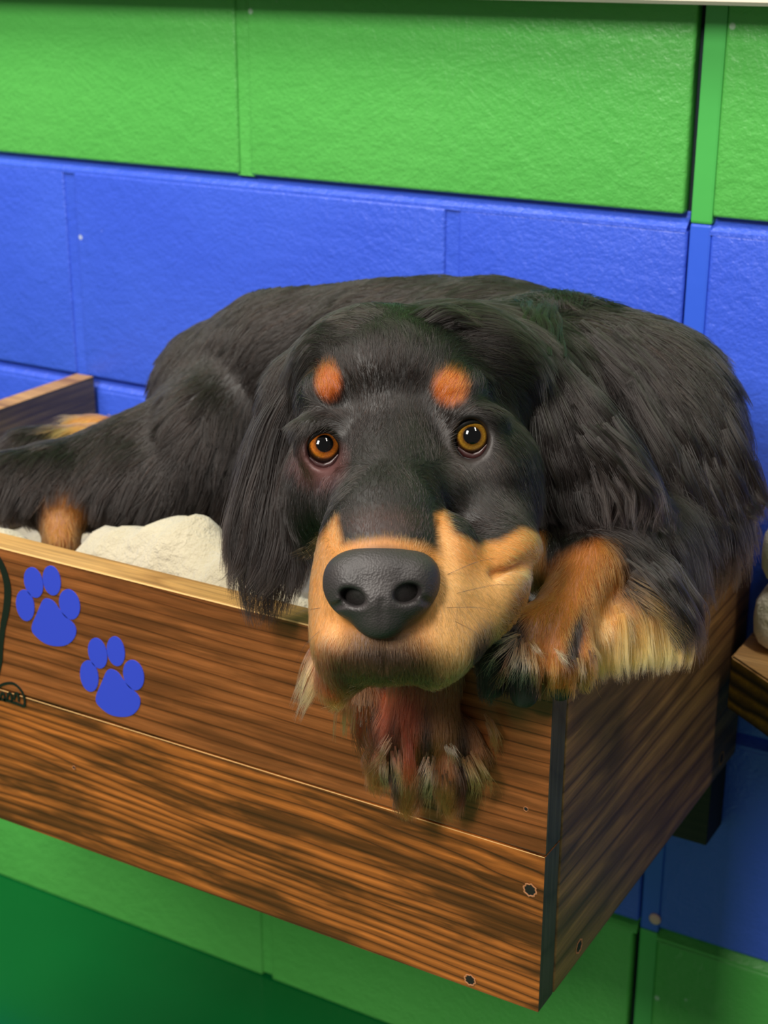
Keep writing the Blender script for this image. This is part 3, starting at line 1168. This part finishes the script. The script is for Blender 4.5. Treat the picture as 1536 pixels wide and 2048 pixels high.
def nrm(a):
    return a / (np.linalg.norm(a, axis=-1, keepdims=True) + 1e-9)


# vertex normals of the body in the view basis
TRI = np.concatenate([DF[:, [0, 1, 2]], DF[:, [0, 2, 3]]])
fn = np.cross(DV[TRI[:, 1]] - DV[TRI[:, 0]], DV[TRI[:, 2]] - DV[TRI[:, 0]])
VN = np.zeros_like(DV)
for q in range(3):
    np.add.at(VN, TRI[:, q], fn)
VN = nrm(VN)
FA = np.linalg.norm(fn, axis=1) / 2
FC = DV[TRI].mean(1)
FNn = nrm(fn)
bvh = BVHTree.FromPolygons([tuple(p) for p in DV], [tuple(int(i) for i in f) for f in DF])

# guides: (u, v, flow right, flow down, length cm, lift, clump, wave)
G = [
    (765, 1062, 0, -1, .32, .25), (700, 1055, -.5, -1, .32, .25), (840, 1050, .5, -1, .32, .25), (775, 960, 0, -1, .5, .2), (780, 860, 0, -1, .6, .2),
    (720, 900, -.4, -1, .5, .2), (850, 900, .35, -1, .5, .2), (780, 750, 0, -1, .9, .2), (700, 740, -.4, -1, .8, .2), (860, 730, .35, -1, .9, .2),
    (655, 765, -.25, -1, .7, .25), (900, 775, .4, -1, .7, .25), (780, 665, -.1, -1, 1.3, .25), (690, 665, -.8, -.6, 1.4, .2), (880, 655, .6, -.7, 1.5, .25),
    (960, 690, 1, -.1, 1.9, .2), (610, 730, -1, .5, 1.8, .2), (600, 840, -.6, 1, .9, .2), (625, 930, -.5, 1, .5, .2), (640, 1020, -.2, 1, .5, .2), (690, 960, -.3, .3, .4, .15),
    (880, 960, .5, .2, .4, .15), (1000, 850, 1, .4, .8, .2), (960, 960, .6, 1, .5, .2), (1030, 970, .7, 1, .8, .2), (1040, 800, 1, .6, 1.7, .2),
    (650, 1150, -.5, 1, .35, .25), (640, 1260, -.2, 1, .45, .25), (660, 1370, -.1, 1, .8, .3), (905, 1080, .8, .6, .35, .25), (980, 1100, 1, .2, .4, .25), (1050, 1090, 1, .3, .45, .3),
    (960, 1200, .7, .6, .4, .25), (1040, 1180, .9, .5, .45, .3), (880, 1250, .3, 1, .4, .3), (930, 1320, .2, 1, .45, .3), (765, 1310, 0, 1, .4, .35), (700, 1340, -.2, 1, .5, .35),
    (840, 1350, .2, 1, .55, .35), (765, 1370, 0, 1, .7, .4),
    (590, 780, -.5, 1, 2.2, .15), (545, 900, -.25, 1, 2.6, .2), (540, 1050, -.1, 1, 3.0, .25), (1080, 760, .6, 1, 2.6, .2), (1120, 900, .3, 1, 3, .25), (1190, 1000, .4, 1, 3, .25),
    (700, 590, -1, -.1, 1.6, .15), (620, 640, -1, .3, 1.6, .15), (800, 580, -1, -.05, 1.6, .15), (1000, 600, -.9, -.1, 1.8, .2), (1090, 610, .1, -.6, 2.6, .45), (450, 720, -.7, .8, 1.6, .15),
    (500, 850, -.5, .9, 1.6, .15), (400, 920, -.3, 1, 2.2, .2), (230, 920, -.5, .8, 2.2, .2), (80, 920, -.5, .9, 2.4, .25), (125, 1035, 0, 1, .6, .2), (340, 860, -.8, .5, 2.2, .2),
    (1200, 680, .5, .6, 2.4, .25), (1300, 760, .6, .8, 3, .25), (1400, 850, .5, 1, 3.4, .25), (1450, 950, .4, 1, 3.6, .3), (1350, 1000, .1, 1, 3.4, .3), (1250, 880, .3, 1, 3, .25),
    (1160, 1120, -.2, 1, .6, .25), (1130, 1200, -.3, 1, .6, .25), (1180, 1220, .1, 1, .8, .25), (1060, 1270, -.4, 1, .55, .3), (1000, 1330, -.2, 1, .7, .4), (1055, 1340, 0, 1, .7, .4),
    (1120, 1340, .1, 1, .7, .35), (1165, 1330, .2, 1, .8, .35), (1260, 1220, .6, 1, 1.8, .3), (1330, 1150, .7, .8, 2.2, .3),
    (845, 1420, 0, 1, .8, .25), (760, 1500, -.2, 1, 1.0, .3), (820, 1560, 0, 1, 1.0, .3), (900, 1560, 0, 1, 1.0, .3), (955, 1510, .25, 1, 1.0, .3), (725, 1410, -.3, 1, 1.6, .3),
]
gp, gd, gq = [], [], []
for g in G:
    d = np.array([(g[0] - 768) / FPX, -(g[1] - 1024) / FPX, 1.0])
    hit = bvh.ray_cast(Vector((0, 0, 0)), Vector(d).normalized())
    if hit[0] is None:
        continue
    gp.append(np.array(hit[0]))
    gd.append((g[2], -g[3], 0.0))
    gq.append(g[4:6])
gp, gd, gq = np.array(gp), nrm(np.array(gd)), np.array(gq)

bare = []          # (u, v, ru, rv, max depth) where no hair grows
for (eu, ev, ed), s in ((EYE_L, 1), (EYE_R, 1.05)):
    bare.append((eu, ev + 8, 40 * s, 50 * s, 90))
bare.append((762, 1180, 108, 88, 90))


def groom(n, wt, lenmul=1.0, rad=0.011, kk=6, clump=0.0, jit=0.16):
    pr = FA * wt
    pr = pr / pr.sum()
    f = rng.choice(len(FA), n, p=pr)
    a, b = rng.random(n), rng.random(n)
    sw = a + b > 1
    a[sw], b[sw] = 1 - a[sw], 1 - b[sw]
    T = TRI[f]
    bc = np.stack([1 - a - b, a, b], 1)
    P = (DV[T] * bc[:, :, None]).sum(1)
    N = nrm((VN[T] * bc[:, :, None]).sum(1))
    u, v = uv_of(P)
    keep = np.ones(n, bool)
    for cu, cv, ru, rv, zd in bare:
        keep &= ~((((u - cu) / ru) ** 2 + ((v - cv) / rv) ** 2 < 1) & (P[:, 2] < zd))
    keep &= ~((v > 1378) & (u > 990) & (u < 1180) & (P[:, 2] < 90))          # the foot pads
    P, N, u, v = P[keep], N[keep], u[keep], v[keep]
    n = len(P)
    dirs = np.zeros((n, 3))
    qq = np.zeros((n, 2))
    for s in range(0, n, 20000):
        d2 = ((P[s:s + 20000, None, :] - gp[None]) ** 2).sum(2) + 0.15
        wgt = 1 / d2 ** 2
        wgt /= wgt.sum(1, keepdims=True)
        dirs[s:s + 20000] = wgt @ gd
        qq[s:s + 20000] = wgt @ gq
    L = qq[:, 0] * lenmul * rng.uniform(0.7, 1.2, n)
    lift = qq[:, 1]
    t = nrm(dirs) + rng.normal(0, jit, (n, 3))
    t = nrm(t - N * (t * N).sum(1, keepdims=True))
    sN = np.linspace(0, 1, kk)
    lift = np.clip(lift + rng.normal(0, 0.07, n), 0.04, 0.7)
    pts = P[:, None, :] + (L[:, None] * sN)[:, :, None] * (t[:, None, :] * np.sqrt(1 - lift ** 2)[:, None, None] + N[:, None, :] * lift[:, None, None])
    sag = (sN ** 2)[None, :] * (L * (0.10 + 0.10 * np.clip(L, 0, 3)))[:, None]
    pts[:, :, 1] -= sag * 0.5
    pts -= N[:, None, :] * (sN ** 2)[None, :, None] * (L * lift * 0.45)[:, None, None]
    # gentle wave on the long hair
    ph = rng.random(n) * 6.28 + P[:, 0] * 1.7 + P[:, 1] * 1.1
    side = np.cross(t, N)
    pts += side[:, None, :] * (np.sin(sN[None, :] * 5.5 + ph[:, None]) * sN[None, :] * (0.05 * np.clip(L - 0.8, 0, 3))[:, None])[:, :, None]
    if clump > 0:
        from mathutils.kdtree import KDTree
        m = max(n // 26, 1)
        sel = rng.choice(n, m, replace=False)
        kd = KDTree(m)
        for i, j in enumerate(sel):
            kd.insert(Vector(P[j]), i)
        kd.balance()
        own = np.array([sel[kd.find(Vector(p))[1]] for p in P])
        kf = clump * np.clip((L - 0.5) / 1.0, 0, 1)[:, None] * (sN ** 1.5)[None, :]
        pts = pts * (1 - kf[:, :, None]) + (pts[own] + (P - P[own])[:, None, :] * 0.25) * kf[:, :, None]
    c = coat(P)
    var = rng.uniform(0.65, 1.35, (n, 1))
    c = c * var
    dark = c.max(1) < 0.03
    warm = rng.random(n) < 0.12
    c[dark & warm] *= np.array([1.7, 1.15, 0.95])
    Cc = np.repeat(c[:, None, :], kk, 1)
    Cc = Cc * (0.85 + 0.3 * sN)[None, :, None]
    R = np.repeat((rad * (1 - 0.75 * sN ** 1.5))[None, :], n, 0) * rng.uniform(0.7, 1.2, (n, 1))
    return pts, R, Cc


zc = FC[:, 2]
facing = np.clip((-(FNn * nrm(FC)).sum(1) + 0.55) / 0.8, 0, 1)     # mostly the sides one can see from about here
u_f, v_f = uv_of(FC)
front = (zc < 96)
pts, R, Cc = groom(105000, front * facing, 1.0, 0.011, 6, 0.55)
hair_object('face_and_leg_fur', pts, R, Cc)
pts, R, Cc = groom(62000, (~front) * facing, 1.15, 0.022, 6, 0.6)
hair_object('body_fur', pts, R, Cc)


# ---- long feathering laid lock by lock
def locks(edge_a, edge_b, n, per, c0, c1, t0=(0, 0.5), wave=0.25, wlen=1.6, rad=0.013, kk=16, spread=0.45, tip=0.12, dj=0.5, cut=(0.85, 1.0), cvar=0.3, curl=0.0, lvar=0.35):
    """locks that fill the band between two polylines of (u, v, d); each lock is a tapering, waving bundle of strands"""
    A = np.array([vb(*q) for q in edge_a])
    B = np.array([vb(*q) for q in edge_b])
    ta, tb_ = np.linspace(0, 1, len(A)), np.linspace(0, 1, len(B))
    Ps, Rs, Cs = [], [], []
    sN = np.linspace(0, 1, kk)
    for i in range(n):
        s = (i + rng.random()) / n
        a0 = rng.uniform(*t0)
        a1 = rng.uniform(*cut)
        tt = a0 + (a1 - a0) * sN

        def sm(t, X):
            out = np.stack([np.interp(t, np.linspace(0, 1, len(X)), X[:, q]) for q in range(3)], 1)
            return out
        cen = sm(tt, A) * (1 - s) + sm(tt, B) * s
        for _ in range(3):
            cen[1:-1] = (cen[:-2] + 2 * cen[1:-1] + cen[2:]) / 4
        dirv = nrm(np.gradient(cen, axis=0))
        side = nrm(np.cross(dirv, np.array([0, 0, 1.0])))
        ln = np.linalg.norm(np.diff(cen, axis=0), axis=1).sum()
        ph = rng.random() * 6.28
        ww = wave * rng.uniform(0.5, 1.3)
        cen = cen + side * (np.sin(sN * ln / wlen * 6.28 / 2 + ph) * ww * sN ** 0.7)[:, None]
        cen[:, 2] += rng.normal(0, dj * 0.4) - dj * 0.3 + np.cos(sN * ln / wlen * 3.14 + ph) * ww * 0.6
        m = max(int(per * rng.uniform(0.6, 1.4)), 3)
        o = rng.normal(0, 1, (m, 2)) * spread
        off = side[None] * o[:, 0, None, None] + np.array([0, 0, 1.0]) * o[:, 1, None, None] * 0.6
        prof = (1 - sN) + tip * sN
        prof = np.maximum(np.sin(np.clip(sN * 2.2 + 0.55, 0, 1.57)) * prof, 0.05)
        st = cen[None] + off * prof[None, :, None]
        st += rng.normal(0, 0.05, (m, 1, 3)) * sN[None, :, None] * 1.4
        st += side[None] * (np.sin(sN[None] * rng.uniform(3, 8, (m, 1)) + rng.random((m, 1)) * 6) * 0.05 * sN[None])[:, :, None]
        if curl:
            st += (rng.normal(0, curl, (m, 1, 3)) * (sN ** 2)[None, :, None])
        lv = rng.uniform(0.72, 1.0, m)
        # shorter strands stop early
        idx = lv[:, None] * sN[None] * (kk - 1)
        i0 = np.clip(idx.astype(int), 0, kk - 2)
        fr = (idx - i0)[:, :, None]
        st = np.take_along_axis(st, np.repeat(i0[:, :, None], 3, 2), 1) * (1 - fr) + np.take_along_axis(st, np.repeat(i0[:, :, None] + 1, 3, 2), 1) * fr
        c = (np.asarray(c0)[None] * (1 - sN[:, None]) + np.asarray(c1)[None] * sN[:, None])
        cc = np.repeat(c[None], m, 0) * rng.uniform(1 - cvar, 1 + cvar, (m, 1, 1)) * rng.uniform(1 - lvar, 1 + lvar)
        Ps.append(st)
        Cs.append(cc)
        Rs.append(np.repeat((rad * (1 - 0.8 * sN ** 2))[None], m, 0) * rng.uniform(0.7, 1.2, (m, 1)))
    return np.concatenate(Ps), np.concatenate(Rs), np.concatenate(Cs)


def join(*L):
    return [np.concatenate([q[i] for q in L]) for i in range(3)]


BK, BKB = BLACK * 0.9, np.array(lin(30, 23, 21)[:3])
PALE = np.array(lin(226, 180, 122)[:3])
# ear at the left of the face
hair_object('ear_feathering', *join(
    locks([(596, 730, 90.5), (512, 850, 91), (476, 970, 90.7), (448, 1080, 90.6), (440, 1160, 90.6)], [(632, 790, 89.5), (612, 930, 90), (608, 1060, 89.7), (606, 1150, 89.6), (598, 1215, 89.6)],
          110, 34, BK, BKB, (0, 0.6), 0.16, 2.6, 0.012, spread=0.26, tip=0.2),
    locks([(500, 980, 90.6), (480, 1080, 90.3), (462, 1140, 90.3), (425, 1160, 90.4)], [(580, 1000, 90), (570, 1100, 89.6), (545, 1170, 89.6), (520, 1222, 89.8)],
          16, 16, BK, BKB, (0, 0.3), 0.2, 2.4, 0.012)))
# ear at the right
hair_object('ear_feathering', *join(
    locks([(1020, 690, 90.8), (1062, 830, 90.2), (1072, 960, 90), (1082, 1060, 90), (1095, 1100, 90)], [(1100, 690, 92.5), (1210, 800, 91.5), (1290, 920, 91), (1345, 1020, 91), (1365, 1085, 91)],
          130, 34, BK, BKB, (0, 0.6), 0.34, 2.2, 0.012, spread=0.28, tip=0.15),
    locks([(1130, 850, 90), (1180, 930, 89.6), (1210, 1010, 89.6), (1200, 1090, 89.6)], [(1190, 830, 90.5), (1270, 900, 90), (1340, 990, 90), (1330, 1090, 90)],
          40, 18, BK, BKB * 1.6, (0, 0.35), 0.34, 2.7, 0.012, spread=0.14)))
hair_object('shoulder_feathering', *join(
    locks([(1120, 640, 98.5), (1230, 740, 96.5), (1320, 900, 95.5), (1360, 1040, 95), (1380, 1130, 95)], [(1330, 650, 100), (1450, 770, 99), (1500, 900, 98.5), (1528, 1000, 98.5), (1545, 1040, 98.5)],
          170, 30, BK, BKB * 1.2, (0, 0.65), 0.5, 3.4, 0.016, spread=0.26),
    locks([(1060, 640, 100), (1075, 610, 100), (1088, 585, 100)], [(1180, 650, 100), (1160, 625, 100), (1140, 605, 100)], 14, 30, BK, BKB, (0, 0.3), 0.12, 2, 0.014)))
# feathering of the crossed front leg: pale tan fringe under black strands
hair_object('leg_feathering', *join(
    locks([(1190, 1190, 87.4), (1188, 1260, 86.9), (1186, 1330, 86.8), (1192, 1372, 86.9)], [(1290, 1130, 91), (1370, 1220, 89.6), (1388, 1300, 89.2), (1372, 1352, 89.2)],
          80, 40, DEEP * 1.2, np.array(lin(238, 168, 94)[:3]), (0, 0.4), 0.14, 2.5, 0.012, spread=0.22, tip=0.12),
    locks([(1215, 1090, 90.2), (1270, 1140, 88.6), (1330, 1220, 88), (1362, 1340, 88.2)], [(1290, 1070, 92), (1360, 1130, 90), (1410, 1220, 89.2), (1415, 1330, 89.4)],
          64, 22, BK, BKB * 1.3, (0, 0.4), 0.25, 2.5, 0.013, spread=0.16),
    locks([(1245, 1130, 88.6), (1310, 1165, 87.8), (1372, 1215, 87.9), (1392, 1250, 88.2)], [(1250, 1190, 88.0), (1310, 1230, 87.4), (1362, 1290, 87.5), (1384, 1335, 88.0)],
          24, 8, BLACK, np.array(lin(222, 160, 92)[:3]), (0, 0.55), 0.16, 2.2, 0.011, spread=0.13, tip=0.3, curl=0.25, cut=(0.75, 1.0)),
    locks([(1225, 1100, 88.8), (1290, 1150, 87.5), (1345, 1225, 87.2), (1378, 1320, 87.8)], [(1290, 1090, 90), (1350, 1150, 88), (1400, 1240, 87.8), (1412, 1330, 88.4)],
          44, 12, BK, BKB * 1.3, (0, 0.5), 0.25, 2.5, 0.012, spread=0.1, curl=0.15)))
# beard and chest wisps left of the chin, roots coloured with red bounce light
hair_object('chest_wisps', *join(
    locks([(640, 1262, 82.6), (606, 1330, 82.4), (572, 1428, 82.6)], [(650, 1330, 82), (628, 1400, 82), (600, 1460, 82.2)], 10, 24, RED_BOUNCE, TANLIGHT, (0, 0.3), 0.12, 3, 0.012, spread=0.16, tip=0.05),
    locks([(668, 1395, 82.6), (664, 1440, 83), (658, 1490, 83.5)], [(712, 1400, 82.6), (712, 1450, 83), (708, 1492, 83.5)], 4, 12, RED_BOUNCE * 0.8, TANLIGHT, (0, 0.3), 0.1, 3, 0.011, spread=0.1, tip=0.05),
    locks([(712, 1395, 84), (705, 1470, 86), (722, 1540, 88)], [(740, 1400, 84), (745, 1480, 86), (752, 1520, 88)], 14, 9, RED_BOUNCE * 0.6, BKB * 2, (0, 0.4), 0.2, 3, 0.011, spread=0.09, curl=0.2)))
# pale tufts between the toes
tuf = []
def tuft(a, b, c, n, c0, c1, w=16, nl=9, curl=0.2):
    tuf.append(locks([a, b, c], [(q[0] + w, q[1] + w * 0.5, q[2]) for q in (a, b, c)], nl, n / nl, c0, c1, (0, 0.25), 0.12, 1.6, 0.0115, spread=0.07, tip=0.7, dj=0.3, cut=(0.7, 1.05), cvar=0.5, curl=curl))
BRN = np.array(lin(112, 60, 28)[:3])
IV = np.array(lin(240, 200, 156)[:3])
for a, b, c, n, c0, c1 in (
        ((1035, 1262, 83.9), (995, 1276, 83.2), (966, 1290, 83.6), 18, BRN, IV), ((1030, 1265, 83.8), (985, 1310, 82.9), (954, 1352, 83.6), 22, BLACK * 2, IV * 0.7),
        ((1036, 1270, 83.6), (1018, 1330, 82.6), (996, 1390, 83.3), 30, BRN, IV), ((1040, 1270, 83.5), (1042, 1335, 82.5), (1034, 1380, 83.2), 30, BRN, IV * 0.9),
        ((1046, 1268, 83.5), (1066, 1298, 82.7), (1080, 1322, 83.0), 26, BRN, IV), ((1050, 1280, 83.5), (1060, 1340, 82.7), (1058, 1388, 83.2), 26, BRN, TANLIGHT * 0.7),
        ((1020, 1290, 83.7), (1000, 1345, 82.8), (978, 1388, 83.5), 22, BLACK * 2, BRN * 1.5), ((1104, 1292, 83.6), (1120, 1316, 82.8), (1132, 1340, 83.2), 34, IV * 0.8, IV),
        ((1100, 1300, 83.6), (1098, 1350, 82.9), (1092, 1404, 83.6), 36, DEEP, DEEP * 1.3), ((1150, 1300, 84.2), (1158, 1350, 83.9), (1158, 1390, 84.6), 30, DEEP, TANLIGHT * 0.9),
        ((1172, 1290, 84.6), (1180, 1340, 84.5), (1184, 1386, 85.2), 26, BLACK * 2.5, DEEP * 1.3)):
    tuft(a, b, c, n * 1.3, c0, c1)
for a, b, c, n, c0, c1 in (
        ((774, 1462, 88.6), (752, 1500, 88.4), (730, 1538, 89.4), 36, BRN, IV * np.array([1, .8, .7])), ((779, 1480, 88.4), (784, 1540, 88.2), (786, 1596, 89.6), 50, RED_BOUNCE, IV * np.array([1, .72, .6])),  # reddish tufts here carry the painted bounce light
        ((804, 1430, 88), (808, 1530, 87.9), (808, 1610, 89.6), 60, RED_BOUNCE * 0.7, RED_BOUNCE), ((852, 1500, 87.8), (836, 1550, 87.8), (828, 1598, 89.6), 34, BRN, IV),
        ((858, 1505, 87.8), (850, 1570, 87.8), (842, 1622, 89.8), 34, BLACK * 2, IV * 0.9), ((884, 1478, 87.8), (894, 1505, 87.6), (902, 1532, 88.4), 34, IV * 0.7, IV),
        ((918, 1500, 88.2), (942, 1560, 88.2), (938, 1610, 90.0), 44, BRN, TANLIGHT), ((930, 1490, 88.4), (962, 1545, 88.4), (972, 1594, 90.0), 40, BRN, TANLIGHT),
        ((880, 1530, 87.8), (884, 1580, 88.2), (880, 1624, 90), 30, BLACK * 2, BRN * 1.4), ((960, 1420, 88.5), (982, 1470, 88.4), (988, 1518, 89.6), 60, BRN, TANLIGHT * 0.7),
        ((735, 1440, 89.5), (724, 1500, 89.3), (716, 1548, 90), 44, BLACK * 2, BRN), ((760, 1500, 88.6), (756, 1550, 88.6), (764, 1596, 90), 30, BRN, IV * 0.7)):
    tuft(a, b, c, n * 1.3, c0, c1, 20)
hair_object('toe_tufts', *join(*tuf))
# tousled hair on the crown and the ruff behind it
hair_object('crown_tufts', *join(
    locks([(690, 655, 87.5), (655, 640, 88), (615, 690, 88.5), (588, 740, 89)], [(770, 640, 87.2), (730, 612, 88), (680, 640, 88), (640, 680, 88.5)], 26, 26, BK, BKB * 1.4, (0, 0.4), 0.2, 1.8, 0.012, spread=0.14),
    locks([(800, 650, 87), (860, 610, 88), (940, 630, 88), (1000, 670, 88.5)], [(860, 680, 86.6), (930, 650, 87), (1000, 680, 88), (1050, 740, 89)], 34, 26, BK, BKB * 1.4, (0, 0.4), 0.25, 1.8, 0.012, spread=0.15),
    locks([(1020, 700, 89.5), (1040, 640, 94), (1046, 590, 98)], [(1130, 720, 91), (1120, 650, 95), (1110, 590, 98)], 16, 26, BK, BKB * 1.4, (0, 0.4), 0.2, 2, 0.014, spread=0.16)))
# whiskers
wh = []
for a, b, c in (((900, 1190, 77.8), (990, 1168, 77), (1085, 1172, 77.5)), ((890, 1215, 77.6), (960, 1215, 76.8), (1040, 1240, 77)), ((905, 1240, 77.8), (950, 1262, 77), (1000, 1300, 77.2)),
                ((645, 1215, 79), (600, 1225, 79), (560, 1250, 79.5)), ((870, 1160, 77.8), (960, 1120, 77.2), (1075, 1108, 77.6)), ((650, 1250, 79), (610, 1290, 79), (590, 1340, 79.5))):
    wh.append(locks([a, b, c], [a, b, c], 1, 1, BLACK * 1.5, BLACK * 2, (0, 0.01), 0.02, 5, 0.006, spread=0.001, dj=0))
hair_object('whiskers', *join(*wh))

# ------------------------------------------------------------------ cream fleece bedding in the box, pressed down where the dog lies
def bedding():
    xs = np.linspace(XL + 0.4, XR - T - 0.4, 90)
    ys = np.linspace(-D + T + 0.25, -1.0, 56)
    X, Y = np.meshgrid(xs, ys, indexing='ij')
    H = np.full(X.shape, -30.5)
    for cx, cy, h, sx, sy in ((-36, -29.0, 12.2, 7.5, 4.6), (-30, -31, 11.2, 7.5, 4.2), (-42.5, -29, 10.2, 5, 4.6), (-50, -33, 10.4, 6.5, 3.4), (-59.5, -27, 9.6, 4.4, 4.5),
                              (-24, -31, 9, 6, 4), (-12, -28, 6, 7, 6)):
        H = np.maximum(H, -30.5 + h * np.exp(-(((X - cx) / sx) ** 2 + ((Y - cy) / sy) ** 2) ** 1.7))
    for _ in range(8):
        H[1:-1, 1:-1] = (H[1:-1, 1:-1] * 4 + H[:-2, 1:-1] + H[2:, 1:-1] + H[1:-1, :-2] + H[1:-1, 2:]) / 8
    H += 0.35 * np.sin(X * 0.9 + Y * 0.5) * np.cos(Y * 0.8 - X * 0.2) + 0.18 * np.sin(X * 2.1 - Y * 1.3)
    low = np.full(X.shape, 1e9)
    upv = Vector((0, 0, 1) @ BASIS.T)
    for i in range(X.shape[0]):
        for j in range(X.shape[1]):
            p = (np.array([X[i, j], Y[i, j], ZB + 2 + ZOFF]) - CAM) @ BASIS.T
            h = bvh.ray_cast(Vector(p), upv)
            if h[0] is not None:
                low[i, j] = ZB + 2 + h[3]
    m = low.copy()
    for a in (-1, 0, 1):
        for b in (-1, 0, 1):
            m = np.minimum(m, np.roll(np.roll(low, a, 0), b, 1))
    H = np.maximum(np.minimum(H, m - 0.25), ZB + 1.9)
    n0, n1 = X.shape
    V = [W(X[i, j], Y[i, j], H[i, j]) for i in range(n0) for j in range(n1)]
    V += [W(X[i, j], Y[i, j], ZB + 1.65) for i in range(n0) for j in range(n1)]
    N = n0 * n1
    q = lambda i, j: i * n1 + j
    F = []
    for i in range(n0 - 1):
        for j in range(n1 - 1):
            F.append((q(i, j), q(i + 1, j), q(i + 1, j + 1), q(i, j + 1)))
            F.append((N + q(i, j), N + q(i, j + 1), N + q(i + 1, j + 1), N + q(i + 1, j)))
    for i in range(n0 - 1):
        F.append((q(i, 0), N + q(i, 0), N + q(i + 1, 0), q(i + 1, 0)))
        F.append((q(i, n1 - 1), q(i + 1, n1 - 1), N + q(i + 1, n1 - 1), N + q(i, n1 - 1)))
    for j in range(n1 - 1):
        F.append((q(0, j), q(0, j + 1), N + q(0, j + 1), N + q(0, j)))
        F.append((q(n0 - 1, j), N + q(n0 - 1, j), N + q(n0 - 1, j + 1), q(n0 - 1, j + 1)))
    c = W((XL + XR) / 2, -19, ZB + 1.65)
    me = np_mesh('fleece_blanket', np.array([tuple(v - c) for v in V]), np.array(F))
    me.materials.append(M_FLEECE)
    o = bpy.data.objects.new('fleece_blanket', me)
    o.location = c
    link(o, None, label='cream fleece blanket bunched inside the dog bed box under the dog', category='blanket')


bedding()
